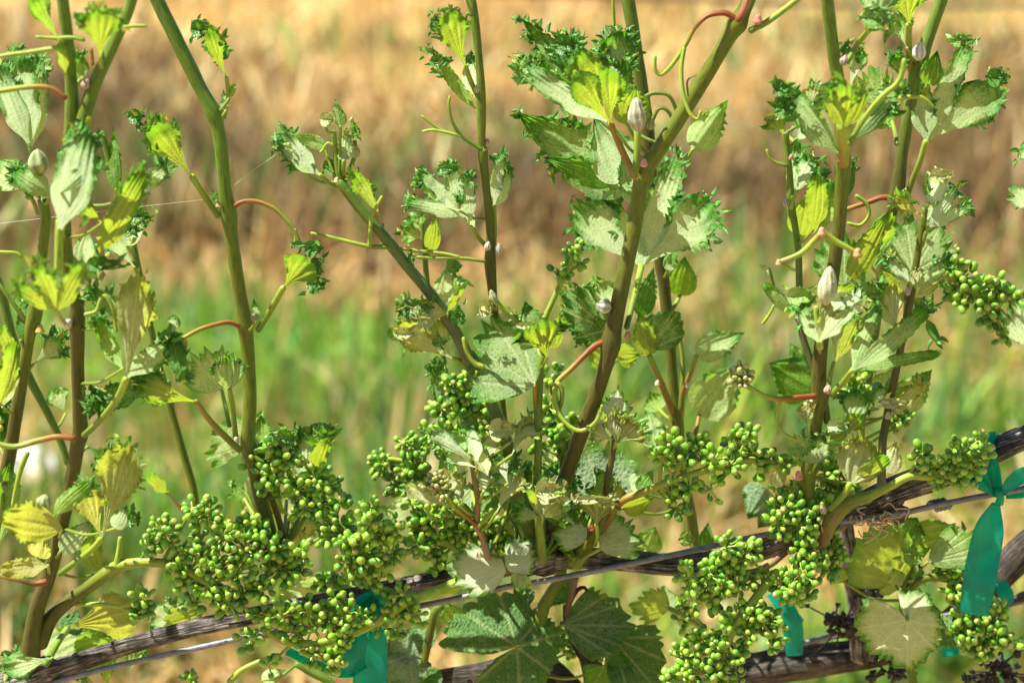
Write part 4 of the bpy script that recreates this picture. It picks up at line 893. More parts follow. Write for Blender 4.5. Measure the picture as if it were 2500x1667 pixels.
s.tendril([(1184, 638), (1121, 630), (1060, 630), (1019, 627)], (5, 6), (OLV, YGR, YGR), -1); s.tendril([(1121, 628), (1085, 620), (1050, 616), (1000, 610), (966, 605)], (5, 5), (YGR, YGR), -1); s.frill(1003, 628, 8, (5, 10), 10, -1.5, 'D'); s.knob(996, 604, 6, (.45, .35, .15), -1.4); s.knob(1190, 346, 7, (.35, .25, .12))

# M: background shoot behind the diagonal one
s = Shoot('blurred thin green shoot rising behind the diagonal shoot', [(1100, 1010), (1093, 960), (1080, 870), (1060, 780), (1043, 690), (1035, 590), (1030, 545)], (10, 6), (YGR, OLV, GRN), 6)
s.leaf(1050, 612, 1070, 528, 40, 'Y', 'ovate', d=6, phi=-40); s.leaf(1030, 580, 985, 570, 54, 'P', 'fan', d=6, cr=14, wool=.4); s.leaf(1030, 570, 1018, 528, 40, 'P', 'fan', d=6, cr=10); s.leaf(1085, 738, 1098, 645, 60, 'W', 'ovate', d=6, wool=.5); s.frill(1110, 650, 18, (14, 14), 13, 5.5, 'G')
s.leaf(1092, 1012, 1050, 895, 40, 'D', 'strap', d=3, cr=30, wool=.35); s.stem([(1130, 960), (1132, 905)], (4, 4), (YGR, YGR), 5, 'side_shoot')

# lateral green stem with the shell leaf
s = Shoot('bright green side stem topped by a yellow scalloped leaf', [(1320, 1345), (1312, 1210), (1314, 1112), (1316, 980), (1320, 900), (1328, 868)], (11, 9), (OLV, GRN, GRN), -1.8, group='short side shoots near the cane')
s.leaf(1336, 872, 1312, 786, 118, 'Y', 'fan', d=-3.5, phi=-48, pleat=.8, teeth=.14, nteeth=12, cup=.3, psi=15, ruff=.04); s.frill(1310, 795, 20, (34, 5), 8, -4.2, 'C'); s.leaf(1312, 850, 1280, 735, 92, 'G', 'ovate', d=-1, teeth=.16, wool=.35); s.leaf(1345, 850, 1362, 762, 44, 'Y', 'ovate', d=-2.6, teeth=.2, phi=-40); s.furl(1300, 815, 1290, 795, 14, d=-2)

# F: main centre shoot
s = Shoot('thick brown central shoot bending right, with curling tendrils', [(1335, 1362, 1.15), (1362, 1225), (1399, 1115), (1449, 981), (1482, 885), (1492, 842, 1.35), (1500, 790, 1.1), (1527, 662), (1548, 556), (1562, 470), (1572, 430, 1.3), (1580, 405, 1.15), (1605, 372), (1658, 291), (1729, 177), (1780, 92), (1800, 60, 1.4), (1815, 30), (1836, -20)], (19, 18), (BRN, BRN, BRN, OLV, OLV, OLV), (0, -1.5, -1.5, -3))
s.tendril([(1797, 48), (1780, 36), (1764, 32), (1729, 39), (1697, 67), (1672, 113), (1640, 160), (1615, 183), (1600, 172), (1599, 138)], (9, 5), (RED, RED, ORG, YGR, YGR, YGR), -3); s.tendril([(1670, 116), (1663, 170), (1668, 230), (1686, 280), (1704, 291), (1711, 272)], (7, 5), (YGR, YGR, YGR), (-3, -4)); s.tendril([(1680, 235), (1678, 200), (1690, 188), (1700, 186)], (3, 2), (GRN, GRN), -3.2)
s.tendril([(1832, 76), (1850, 66), (1875, 53), (1946, 0), (1965, -15)], (9, 9), (GRN, YGR, YGR), -3); s.knob(1850, 48, 12, (.55, .18, .15), -3.2); s.stem([(1802, 50), (1818, 22), (1828, -10)], (9, 10), (RED, (.42, .2, .12)), -3.4, 'node_blush')
s.pet(s.leaf(1491, 302, 1395, 184, 82, 'Y', 'fan', d=-3, phi=-48, bend=.06, teeth=.03, psi=-5), (1491, 302), [(1515, 360), (1550, 432, -2)], -3, (ORG, (.25, .15, .04)), (8, 9)); s.leaf(1490, 300, 1487, 168, 80, 'Y', 'fan', d=-3.2, phi=-48, teeth=.03, psi=12)
s.leaf(1482, 296, 1262, 165, 62, 'W', 'strap', d=-3, cr=40, wool=.6, arch=-.1, bend=.03); s.frill(1275, 180, 18, (16, 18), 15, -3, 'G')
s.leaf(1445, 222, 1262, 52, 74, 'G', 'ovate', d=.5, wool=.34, cr=50, ruff=.10, teeth=.14, size=17, fold=.4); s.leaf(1440, 225, 1272, 138, 66, 'G', 'ovate', d=.2, wool=.15, cr=30, ruff=.10, size=17); s.leaf(1405, 215, 1362, 88, 72, 'D', 'fan', d=-.5, cr=60, ruff=.14); s.frill(1385, 110, 30, (22, 18), 15, -.8, 'D')
s.leaf(1478, 240, 1415, 125, 110, 'Y', 'fan', d=-.5, phi=-44, wool=.1, teeth=.12); s.leaf(1490, 240, 1538, 80, 92, 'W', 'fan', d=-1.2, cr=70, wool=.5, ruff=.12); s.leaf(1505, 260, 1530, 150, 60, 'G', 'strap', d=-.6, cr=20); s.leaf(1450, 190, 1490, 130, 60, 'W', 'strap', d=-.4, cr=8)
s.leaf(1540, 462, 1266, 262, 150, 'G', 'ovate', d=3, wool=.40, phi=22, psi=-8, cr=60, teeth=.12, nteeth=12, ruff=.06, fold=-.3, bend=-.04, size=17); s.leaf(1500, 440, 1322, 398, 70, 'G', 'ovate', d=3.3, wool=.2, phi=-10, teeth=.14); s.leaf(1530, 440, 1440, 290, 120, 'W', 'ovate', d=2.5, wool=.62, phi=25)
s.leaf(1548, 470, 1510, 370, 44, 'W', 'ovate', d=-.5, wool=.4); s.leaf(1552, 510, 1512, 400, 46, 'W', 'strap', d=.5, wool=.5)
s.furl(1557, 322, 1554, 240, 54, (.58, .60, .42), d=-3.4, ribs=8); s.stem([(1552, 420), (1556, 370), (1557, 318)], (8, 9), (GRN, YGR), -2.6, 'petiole'); s.leaf(1532, 305, 1545, 208, 84, 'Y', 'ovate', d=-1.8, phi=-36, teeth=.2, nteeth=8); s.leaf(1555, 300, 1585, 230, 46, 'Y', 'ovate', d=-1.8, phi=-12, teeth=.2); s.furl(1588, 318, 1592, 290, 26, d=-2); s.knob(1572, 398, 10, (.55, .25, .2), -3)
s.multi(1566, 650, [(1396, 505, 128, 'fan', .05), (1640, 378, 76, 'strap', .05), (1752, 505, 140, 'fan', -.06), (1500, 480, 60, 'ovate', 0)], 'W', d=2.2, phi=34, wool=.66, cr=90, size=17, teeth=.10, ruff=.07, cup=.2, fold=.1, pet=[(1552, 710), (1530, 800)], petcol=(YGR, OLV), petr=(8, 7))
s.tendril([(1480, 836), (1462, 840), (1441, 854), (1392, 903), (1360, 935), (1354, 974), (1367, 1013), (1392, 1042), (1420, 1051), (1449, 1035), (1466, 1010), (1470, 990)], (10, 5), (RED, RED, ORG, YGR, YGR, YGR, YGR), (-1.5, -3.5)); s.tendril([(1362, 935), (1372, 950), (1371, 980), (1364, 1000)], (7, 6), (YGR, GRN), -2.4)
s.knob(1533, 818, 9, (.35, .16, .10)); s.leaf(1492, 735, 1462, 672, 62, 'P', 'ovate', d=-.5, teeth=.14, wool=.45); s.furl(1492, 752, 1458, 742, 46, (.6, .62, .48), d=-1.8, ribs=5)
s.palm(1485, 805, [(1378, 715), (1385, 760), (1425, 820), (1430, 700)], 'D', d=3, phi=15, ruff=.12, fringe=.06, cr=50, wool=.25); s.leaf(1480, 830, 1455, 770, 60, 'Y', 'ovate', d=3.5, phi=-36); s.leaf(1505, 880, 1425, 850, 100, 'Y', 'ovate', d=7, phi=-10); s.leaf(1510, 870, 1564, 862, 60, 'Y', 'ovate', d=7, phi=-36)

# fuzzy laterals round the middle knot
s = Shoot('short brown side stem with woolly crumpled leaves right of the central shoot', [(1402, 1372, 1.6), (1438, 1324, 1.3), (1470, 1270), (1478, 1225), (1482, 1180), (1495, 1111), (1500, 1062)], (14, 7), (OLV, OLV, BRN, BRN, BRN), (-.8, -1.8, -2.), group='short side shoots near the cane')
s.palm(1505, 1018, [(1470, 985), (1508, 950), (1540, 985), (1490, 965)], 'W', d=-1.6, wool=.9, teeth=.16, nteeth=16, phi=35); s.leaf(1503, 1078, 1492, 1005, 60, 'C', 'fan', d=-2.3, cr=14, wool=.6, phi=20); s.leaf(1505, 1082, 1556, 1030, 84, 'C', 'fan', d=-2.2, cr=26, wool=.5, phi=15, pleat=1.); s.leaf(1496, 1072, 1444, 1055, 54, 'C', 'fan', d=-2.4, cr=14, wool=.6, phi=20); s.leaf(1500, 1060, 1525, 1000, 50, 'C', 'fan', d=-2., wool=.6)
s.leaf(1456, 1280, 1460, 1216, 104, 'C', 'fan', d=-2.6, wool=.25, phi=-5, pleat=.6, teeth=.14, pet=[(1458, 1310), (1452, 1330)]); s.frill(1458, 1220, 22, (40, 6), 10, -2.8, 'C'); s.palm(1430, 1318, [(1352, 1300), (1362, 1330), (1395, 1275), (1420, 1285)], 'W', d=-2.4, wool=.65, ruff=.12, phi=30, fringe=.06)
s.palm(1464, 1340, [(1500, 1275), (1545, 1278), (1568, 1312), (1555, 1338)], 'W', d=-1.6, wool=.55, phi=38, pet=[(1440, 1352), (1418, 1366)], teeth=.1, nteeth=22, ruff=.06, sinus=.75); s.knob(1445, 1288, 8, (.4, .08, .08), -2)
s = Shoot('crumpled cluster of small woolly leaves in front of the middle knot', [(1325, 1370), (1322, 1320), (1318, 1285), (1322, 1262)], (12, 8), (OLV, YGR), -2.4, group='short side shoots near the cane')
s.palm(1325, 1262, [(1300, 1190), (1345, 1158), (1385, 1180), (1395, 1215)], 'W', d=-3, wool=.85, ruff=.16, fringe=.06, phi=35, teeth=.12); s.leaf(1322, 1262, 1372, 1232, 80, 'C', 'fan', d=-3.4, wool=.3, phi=5, cr=20); s.leaf(1320, 1262, 1258, 1250, 56, 'W', 'fan', d=-3, cr=18, wool=.5); s.leaf(1328, 1250, 1340, 1175, 40, 'C', 'fan', d=-3.6, cr=18, wool=.6); s.leaf(1330, 1265, 1400, 1255, 40, 'D', 'strap', d=-2.6, cr=14); s.frill(1345, 1200, 30, (26, 22), 13, -3.6, 'C'); s.leaf(1310, 1230, 1290, 1195, 20, 'Y', 'strap', d=-3.4)
s = Shoot('thin reddish side stem bearing cream woolly leaves left of the middle knot', [(1192, 1365), (1186, 1340), (1175, 1306), (1164, 1281, 1.3), (1167, 1217), (1157, 1164), (1150, 1105)], (8, 6), ((.3, .16, .1), (.3, .14, .06), OLV), -2.8, group='short side shoots near the cane')
s.stem([(1164, 1282), (1135, 1258), (1108, 1236)], (5, 7), (RED, ORG, YGR), -3, 'side_shoot'); s.stem([(1168, 1284), (1190, 1262), (1212, 1245)], (6, 5), (YGR, YGR), -3, 'side_shoot')
for a in ((1170, 1130, 1035, 1058, 46, 'W'), (1165, 1125, 1160, 1035, 36, 'W'), (1172, 1130, 1110, 1030, 30, 'W'), (1175, 1125, 1215, 1040, 36, 'C'), (1120, 1232, 1113, 1150, 44, 'C'), (1105, 1238, 985, 1196, 46, 'C'), (1213, 1250, 1255, 1140, 58, 'C'), (1200, 1180, 1240, 1080, 50, 'W'), (1160, 1140, 1080, 1110, 40, 'W'),
          (1250, 1110, 1285, 1010, 46, 'C'), (1245, 1080, 1310, 1020, 40, 'C'), (1190, 1160, 1170, 1090, 36, 'C'), (1240, 1180, 1215, 1110, 40, 'W'), (1180, 1200, 1195, 1120, 30, 'W'), (1255, 1200, 1225, 1150, 46, 'W')):
    s.leaf(*a[:5], a[5], 'strap' if a[4] < 40 else 'fan', d=-3.6 + rng.uniform(-1, 1.2), cr=14, wool=.85 if a[5] == 'W' else .68, size=12, bend=rng.uniform(-.25, .25), phi=rng.uniform(35, 60), ruff=.11)
s.frill(1120, 1080, 26, (40, 20), 12, -2.4, 'P'); s.frill(1230, 1050, 20, (24, 20), 11, -2.4, 'C'); s.knob(1170, 1354, 8, (.6, .35, .25), -3)
s = Shoot('pair of white woolly leaves drooping over the cane', [(1262, 1400), (1250, 1395), (1236, 1392)], (7, 6), (OLV, OLV), -2, cat='vine shoot', group='short side shoots near the cane')
s.palm(1236, 1392, [(1100, 1365), (1095, 1395), (1130, 1420), (1170, 1345), (1210, 1408)], 'W', d=-2.4, wool=.95, phi=40, ruff=.10, cup=-.25, fringe=.05, teeth=.08); s.palm(1240, 1392, [(1255, 1318), (1295, 1312), (1305, 1345), (1285, 1385)], 'W', d=-2.6, wool=.95, phi=45, ruff=.07, fringe=.05); s.leaf(1275, 1400, 1262, 1448, 52, 'W', 'ovate', d=-2.6, wool=.45, phi=20)

# G: shoot behind the centre
s = Shoot('blurred straight shoot behind the central shoot', [(1702, 1400), (1690, 1270), (1662, 1130), (1653, 1040, 1.3), (1644, 946), (1636, 840), (1622, 698), (1612, 627, 1.15), (1594, 496), (1580, 319, 1.2), (1569, 227), (1551, 106), (1534, 0), (1528, -30)], (13, 16), (OLV, OLV, BRN, BRN, GRN), 8)
s.tendril([(1576, 236), (1597, 228), (1633, 234), (1654, 275)], (6, 5), (GRN, GRN), 7); s.tendril([(1590, 300), (1608, 266), (1629, 270), (1644, 294)], (6, 5), (GRN, GRN), 7); s.tendril([(1496, -20), (1497, 20), (1500, 75)], (5, 5), (YGR, YGR), 6)
s.leaf(1692, 365, 1780, 245, 80, 'P', 'ovate', d=7, phi=30, wool=.4, pet=[(1670, 400), (1635, 450)], teeth=.16); s.leaf(1660, 722, 1675, 625, 76, 'P', 'ovate', d=9, phi=-10, pet=[(1648, 745), (1634, 765)], wool=.1, teeth=.05); s.frill(1640, 620, 14, (8, 18), 13, 7, 'G'); s.leaf(1630, 660, 1650, 605, 34, 'W', 'ovate', d=7)
s.leaf(1566, 772, 1588, 650, 54, 'D', 'ovate', d=6, psi=20, teeth=.12); s.leaf(1585, 868, 1560, 760, 64, 'Y', 'ovate', d=6, phi=-40, pet=[(1612, 930), (1648, 1020)], petcol=(YGR, ORG, ORG), petr=(8, 9)); s.palm(1588, 850, [(1655, 762), (1640, 830), (1600, 830), (1600, 765)], 'D', d=5.6, phi=15, wool=.3, teeth=.06, ruff=.09)
s.leaf(1701, 868, 1812, 800, 72, 'W', 'ovate', d=6, wool=.45, pet=[(1685, 915), (1668, 960), (1662, 1020)], petcol=(YGR, ORG, ORG), petr=(6, 8), teeth=.14); s.leaf(1707, 1013, 1806, 884, 120, 'W', 'ovate', d=9, wool=.42, phi=20, pet=[(1700, 1050), (1688, 1090)], petcol=(ORG, ORG)); s.stem([(1662, 1000), (1668, 900), (1660, 830), (1640, 800)], (7, 5), (OLV, YGR), 7.4, 'side_shoot'); s.frill(1655, 790, 8, (8, 12), 12, 7, 'W')
s.leaf(1600, 1095, 1590, 985, 62, 'W', 'ovate', d=10, wool=.45); s.leaf(1640, 1080, 1570, 1055, 70, 'W', 'ovate', d=10, wool=.4); s.leaf(1610, 1000, 1585, 955, 60, 'P', 'ovate', d=10); s.knob(1605, 935, 7, (.6, .5, .3), 6); s.knob(1678, 940, 7, (.6, .5, .3), 6)
s.palm(1470, 1230, [(1400, 1150), (1430, 1090), (1490, 1080), (1545, 1120), (1560, 1180)], 'N', d=7, phi=30, wool=.55, ruff=.05); s.leaf(1520, 1240, 1600, 1215, 60, 'Y', 'ovate', d=5, phi=-36); s.leaf(1560, 1200, 1600, 1150, 44, 'G', 'ovate', d=4); s.leaf(1540, 1190, 1590, 1170, 60, 'W', 'ovate', d=7)
s.leaf(1575, 1345, 1600, 1285, 70, 'P', 'ovate', d=5); s.leaf(1720, 1345, 1735, 1275, 40, 'D', 'ovate', d=5); s.leaf(1870, 1190, 1818, 1262, 90, 'N', 'ovate', d=10, phi=20, wool=.5); s.leaf(1900, 1230, 1850, 1290, 70, 'N', 'ovate', d=11, phi=20, wool=.5); s.frill(1680, 1315, 16, (14, 12), 13, 5, 'P')

# K: thin shoot left of H
s = Shoot('thin green shoot just left of the thick right shoot', [(2020, 1030), (2013, 981), (1992, 911), (1978, 875), (1957, 804), (1952, 700), (1949, 609), (1940, 545), (1932, 508, 1.3), (1928, 425), (1918, 326)], (9, 8), (OLV, (.09, .11, .04), GRN, GRN), -1.2)
s.leaf(1914, 328, 1892, 286, 58, 'Y', 'fan', d=-1.6, cr=24, size=12); s.leaf(1985, 255, 1975, 210, 52, 'C', 'fan', d=-1.2, cr=26, size=11); s.leaf(1945, 338, 1966, 282, 46, 'W', 'ovate', d=-1, wool=.9); s.frill(1998, 250, 20, (10, 16), 12, -1, 'G')
s.leaf(1935, 480, 1952, 345, 42, 'W', 'strap', d=-1.4, wool=.55, cr=10); s.leaf(1940, 474, 1994, 392, 70, 'W', 'fan', d=-1.6, wool=.85, cr=30); s.frill(1995, 430, 26, (10, 26), 12, -1.8); s.tendril([(1922, 404), (1895, 398), (1880, 385), (1872, 366)], (6, 4), (GRN, YGR), -1.4); s.furl(1918, 505, 1918, 482, 22, (.55, .55, .42), -1.6); s.knob(1932, 384, 7, (.4, .25, .15)); s.tendril([(1931, 510), (1940, 480), (1950, 466)], (6, 5), (YGR, YGR), -1.8)
s.leaf(1985, 562, 2012, 432, 56, 'Y', 'strap', d=-3, phi=-44, wool=.1, bend=-.1); s.leaf(1955, 575, 1972, 470, 78, 'Y', 'ovate', d=1, phi=-40); s.leaf(2010, 560, 2038, 440, 50, 'P', 'strap', d=-1, wool=.3); s.frill(1870, 655, 5, (4, 4), 10, -1.5, 'P'); s.tendril([(1890, 700), (1882, 670), (1878, 655)], (4, 4), (GRN, GRN), -1.5)
s.leaf(1936, 768, 1868, 690, 34, 'P', 'strap', d=-3, wool=.4); s.furl(1955, 795, 1945, 765, 32, (.55, .58, .45), -2.4); s.tendril([(1862, 790), (1880, 765), (1890, 745), (1900, 746)], (5, 4), (YGR, YGR), -2)
s.leaf(1985, 945, 1875, 890, 130, 'G', 'ovate', d=8, phi=15, wool=.2); s.leaf(1985, 930, 1925, 840, 80, 'P', 'ovate', d=9, phi=10, wool=.3); s.frill(1965, 1000, 26, (14, 16), 12, -2, 'C')

# H: thick right shoot
s = Shoot('thick shoot at the right, reddish brown node low down', [(1985, 1335), (1972, 1217), (1976, 1146, 1.15), (1988, 1070), (1994, 1010), (2002, 965, 1.35), (2000, 911, 1.1), (2008, 822), (2027, 716), (2042, 609), (2054, 500), (2058, 400, 1.25), (2056, 330, 1.1), (2049, 213), (2035, 124), (2020, 0), (2016, -30)], (18, 15), (OLV, OLV, BRN, BRN, OLV, GRN, GRN), (0, -2, -3, -5))
s.leaf(2046, 372, 1900, 232, 66, 'W', 'strap', d=-6, wool=.42, phi=30, bend=.10, arch=.12); s.frill(1910, 215, 22, (14, 14), 20, -6); s.frill(1918, 262, 34, (20, 20), 22, -6)
s.leaf(2060, 310, 2064, 206, 70, 'Y', 'fan', d=-9, phi=-46, cr=26, size=18); s.leaf(2062, 312, 2015, 228, 44, 'Y', 'strap', d=-8.8, cr=24, size=18, phi=-44); s.leaf(2062, 310, 2116, 218, 52, 'Y', 'strap', d=-8.6, cr=6, phi=-44); s.stem([(2060, 306), (2060, 350), (2058, 400)], (18, 14), (YGR, ORG), (-8, -4.5), 'petiole'); s.frill(2035, 216, 20, (18, 10), 18, -8)
s.leaf(2075, 345, 2210, 216, 48, 'W', 'strap', d=-6, wool=.38, cr=30, bend=-.08, phi=35); s.leaf(2078, 335, 2190, 255, 34, 'W', 'strap', d=-5.6, wool=.35, cr=14); s.frill(2185, 222, 20, (20, 10), 17, -5.6, 'G')
s.leaf(2132, 62, 2150, -40, 118, 'W', 'fan', d=-7, wool=.5, cr=20, pet=[(2100, 100), (2068, 152, -5)], petr=(7, 7)); s.frill(2150, 45, 50, (30, 18), 18, -7.4, 'G'); s.leaf(2074, 215, 2098, 118, 44, 'W', 'fan', d=-4, wool=.8); s.frill(2064, 118, 16, (9, 10), 14, -4); s.frill(2098, 130, 18, (7, 18), 13, -4); s.furl(2056, 160, 2064, 136, 24, (.55, .42, .40), -5)
s.palm(2152, 265, [(2105, 215), (2115, 172), (2150, 170), (2170, 200)], 'P', d=2, wool=.3, teeth=.16); s.leaf(2172, 285, 2108, 308, 50, 'Y', 'ovate', d=1, phi=-36, pet=[(2182, 310), (2190, 352)])
s.tendril([(2208, 146), (2194, 199), (2148, 241), (2102, 301), (2074, 352)], (7, 9), (YGR, YGR, GRN), -8.5); s.tendril([(2196, 240), (2247, 237), (2279, 262)], (7, 5), (YGR, YGR), -6); s.leaf(2070, 480, 2084, 398, 24, 'D', 'strap', d=-3, cr=26); s.knob(2044, 386, 8, (.6, .3, .22), -5)
s.tendril([(1990, 967), (1950, 971), (1903, 974), (1870, 968), (1845, 955), (1828, 945)], (9, 8), (RED, RED, ORG, YGR, YGR), (-2.5, -4)); s.tendril([(1905, 978), (1896, 1017), (1907, 1052), (1942, 1074)], (6, 4), (YGR, YGR), -3.2); s.furl(2022, 962, 2024, 940, 26, (.6, .42, .3), -3)
s.furl(2015, 745, 2026, 652, 56, (.58, .58, .30), -7, .55, 9); s.leaf(1998, 835, 1956, 745, 40, 'W', 'strap', d=-8, wool=.5, cr=22); s.leaf(2002, 835, 2030, 730, 44, 'C', 'strap', d=-8.2, wool=.5); s.leaf(2002, 832, 2105, 730, 42, 'W', 'strap', d=-8.6, wool=.7, cr=40, size=18); s.stem([(2002, 850), (1998, 800), (1992, 750)], (9, 7), (YGR, YGR), -7, 'petiole'); s.frill(2070, 735, 30, (28, 14), 17, -8.6, 'W'); s.frill(1960, 725, 30, (26, 16), 15, -6, 'P'); s.frill(2125, 715, 26, (24, 18), 15, -4, 'G')
s.leaf(2036, 884, 2062, 765, 70, 'C', 'fan', d=-2, wool=.55, phi=10, pet=[(2028, 915), (2022, 945)]); s.leaf(2040, 882, 2108, 762, 34, 'Y', 'strap', d=-2.4, phi=-40, wool=.3)
s.leaf(2081, 904, 2138, 738, 46, 'W', 'strap', d=-4.5, wool=.45, bend=.04, petr=(7, 8), pet=[(2060, 930), (2030, 964, -3)], cr=6); s.leaf(2083, 903, 2284, 772, 50, 'W', 'strap', d=-4.8, wool=.45, bend=-.10, cr=8); s.leaf(2262, 778, 2288, 838, 24, 'D', 'strap', d=-5, cr=6); s.leaf(2085, 904, 2295, 848, 32, 'W', 'strap', d=-4.4, wool=.3, bend=.06)
s.leaf(2062, 1055, 2108, 962, 78, 'W', 'fan', d=-1.6, wool=.55, cr=36); s.leaf(2060, 1070, 2098, 1010, 50, 'Y', 'fan', d=-1.2, phi=-44, wool=.1); s.leaf(2035, 1075, 2050, 1030, 50, 'Y', 'ovate', d=-1.4, phi=-40); s.frill(2050, 1040, 30, (20, 12), 13, -2, 'W'); s.palm(1992, 1130, [(1945, 1100), (1960, 1062), (2005, 1060), (2022, 1095)], 'W', d=-2.8, wool=.5, ruff=.16, fringe=.08, cr=30); s.frill(1960, 1090, 26, (26, 18), 13, -3, 'P')
s.leaf(2076, 1180, 2118, 1072, 122, 'C', 'shell', d=-2.6, wool=.5, phi=18, cup=-.5, pleat=.5, pet=[(2058, 1210), (2026, 1242)], petr=(8, 8), teeth=.1); s.leaf(2085, 1180, 2165, 1110, 44, 'Y', 'strap', d=-2.2, phi=-44); s.leaf(2160, 1152, 2192, 1078, 66, 'C', 'ovate', d=2, wool=.65, phi=30); s.knob(1950, 1160, 12, (.5, .22, .16), -1.6); s.furl(2015, 1255, 2008, 1230, 24, (.75, .55, .42), -1.6)

# I: shoot behind at the right
s = Shoot('blurred shoot behind the thick right shoot, leaning right', [(2095, 1130), (2100, 1010), (2120, 893), (2150, 690), (2166, 591), (2178, 510), (2190, 470, 1.3), (2201, 390), (2215, 301), (2229, 213), (2240, 168, 1.35), (2268, 89), (2300, 0), (2312, -30)], (15, 15), (OLV, OLV, BRN, BRN, GRN, GRN), 6)
s.leaf(2219, 60, 2210, -30, 100, 'Y', 'fan', d=4.5, phi=-40, pet=[(2218, 110), (2224, 172)], petcol=(YGR, ORG), petr=(8, 9)); s.leaf(2215, 118, 2188, 35, 64, 'P', 'fan', d=5, cr=16, wool=.5); s.furl(2240, 148, 2250, 104, 42, (.8, .8, .72), 4); s.leaf(2265, 208, 2297, 126, 58, 'P', 'ovate', d=5, wool=.2, pleat=.9, phi=-5, pet=[(2258, 222), (2246, 236)])
s.multi(2261, 345, [(2252, 200, 62, 'strap', -.05), (2350, 98, 56, 'strap', .06), (2450, 215, 110, 'fan', -.03)], 'W', d=5, wool=.52, phi=28, cr=50, size=16, ruff=.06, fold=.15, teeth=.07, pet=[(2246, 395), (2232, 430), (2214, 480)], petcol=(YGR, OLV), petr=(8, 7)); s.frill(2350, 100, 26, (20, 10), 15, 5, 'G'); s.frill(2440, 190, 34, (20, 16), 15, 5); s.leaf(2205, 205, 2195, 130, 50, 'G', 'fan', d=5, cr=18)
s.tendril([(2172, 483), (2150, 483), (2123, 493), (2066, 512)], (9, 7), (RED, RED, ORG), 4); s.tendril([(2091, 478), (2115, 497), (2122, 525), (2100, 550), (2070, 545)], (6, 5), (YGR, YGR), 3); s.furl(2206, 480, 2212, 460, 16, (.6, .55, .35), 5)
s.leaf(2078, 682, 2162, 505, 62, 'Y', 'ovate', d=1.5, phi=-36); s.leaf(2120, 640, 2175, 520, 60, 'Y', 'fan', d=2.5, phi=-36); s.palm(2228, 665, [(2190, 590), (2210, 530), (2300, 545), (2325, 610), (2260, 560)], 'G', d=4.5, wool=.42, teeth=.12, cr=20); s.leaf(2182, 702, 2155, 655, 90, 'Y', 'ovate', d=3, phi=-40)
s.leaf(2170, 560, 2120, 640, 50, 'P', 'ovate', d=4); s.leaf(2190, 1000, 2272, 898, 84, 'P', 'ovate', d=6, wool=.4); s.leaf(2180, 990, 2215, 935, 50, 'Y', 'ovate', d=5, phi=-36); s.leaf(2150, 960, 2180, 900, 70, 'P', 'ovate', d=6, wool=.4); s.palm(2060, 700, [(2000, 640), (2010, 590), (2060, 570), (2075, 620)], 'G', d=3, wool=.3, ruff=.1); s.leaf(2050, 740, 2100, 690, 60, 'Y', 'ovate', d=3, phi=-36)

# cut tendril in front of H
s = Shoot('cut yellow green tendril with brown ends in front of the thick right shoot', [(2008, 566), (1985, 590), (1953, 620), (1900, 641)], (8, 6), (ORG, YGR, YGR, (.4, .25, .12)), -7, cat='tendril', name='cut_tendril', group='tendrils')
s.stem([(2008, 566), (2035, 586), (2070, 606), (2095, 622)], (8, 7), (ORG, YGR, YGR, (.45, .25, .1)), -7, 'branch'); s.stem([(1905, 642), (1920, 652), (1940, 660)], (5, 4), (YGR, YGR), -7, 'branch'); s.knob(2006, 566, 11, (.5, .28, .14), -7); s.knob(2094, 618, 12, (.45, .25, .12), -7); s.knob(1901, 641, 8, (.5, .3, .15), -7)

# J: thin shoot far right
s = Shoot('thin brown shoot at the far right with woolly tip leaves', [(2152, 1190), (2155, 1081), (2162, 1040), (2176, 964), (2194, 875), (2212, 786), (2222, 723, 1.4), (2237, 645), (2251, 556), (2258, 512)], (11, 8), ((.12, .14, .08), BRN, BRN, BRN, OLV), -1.)
s.leaf(2268, 495, 2310, 428, 62, 'W', 'shell', d=-1.4, wool=.9, phi=30); s.frill(2300, 430, 20, (20, 12), 10, -1.6, 'C'); s.frill(2262, 455, 14, (6, 14), 11, -1.3, 'G'); s.leaf(2254, 527, 2178, 492, 40, 'C', 'fan', d=-1.4, wool=.15, cr=24, phi=-36, arch=.15); s.frill(2215, 495, 24, (22, 5), 10, -1.6, 'G')
s.leaf(2268, 555, 2360, 496, 34, 'W', 'strap', d=-1.2, wool=.8, cr=26); s.leaf(2266, 552, 2345, 464, 34, 'W', 'strap', d=-1.4, wool=.85, cr=14); s.leaf(2262, 545, 2280, 480, 34, 'W', 'fan', d=-1., wool=.6); s.pet(s.root.children[-1], (2266, 553), [(2258, 575), (2250, 600)], -1.2)
s.leaf(2222, 690, 2160, 632, 34, 'W', 'strap', d=-1.6, wool=.6, cr=26); s.leaf(2232, 702, 2325, 642, 36, 'W', 'strap', d=-1.4, wool=.45, cr=30); s.leaf(2226, 700, 2240, 650, 30, 'C', 'strap', d=-1.6); s.leaf(2240, 720, 2290, 690, 30, 'C', 'strap', d=-1, cr=10); s.furl(2215, 722, 2218, 700, 18, (.6, .52, .4), -1.4)
s.leaf(2188, 806, 2172, 692, 58, 'C', 'fan', d=-.5, wool=.75, phi=15); s.leaf(2186, 800, 2135, 700, 44, 'W', 'strap', d=-.6, wool=.5, cr=20); s.frill(2255, 745, 24, (18, 12), 13, 0, 'G'); s.leaf(2240, 780, 2275, 735, 40, 'D', 'fan', d=.5, cr=12)
s.leaf(2182, 1002, 2258, 938, 34, 'C', 'strap', d=-1.2, wool=.4, cr=14); s.leaf(2162, 992, 2140, 945, 38, 'W', 'fan', d=-1.4, wool=.5, cr=10); s.frill(2190, 985, 30, (26, 8), 12, -1.4, 'C'); s.leaf(2180, 1000, 2215, 990, 30, 'C', 'ovate', d=-1.4, phi=-10); s.knob(2168, 1014, 9, (.4, .33, .2), -1.4)
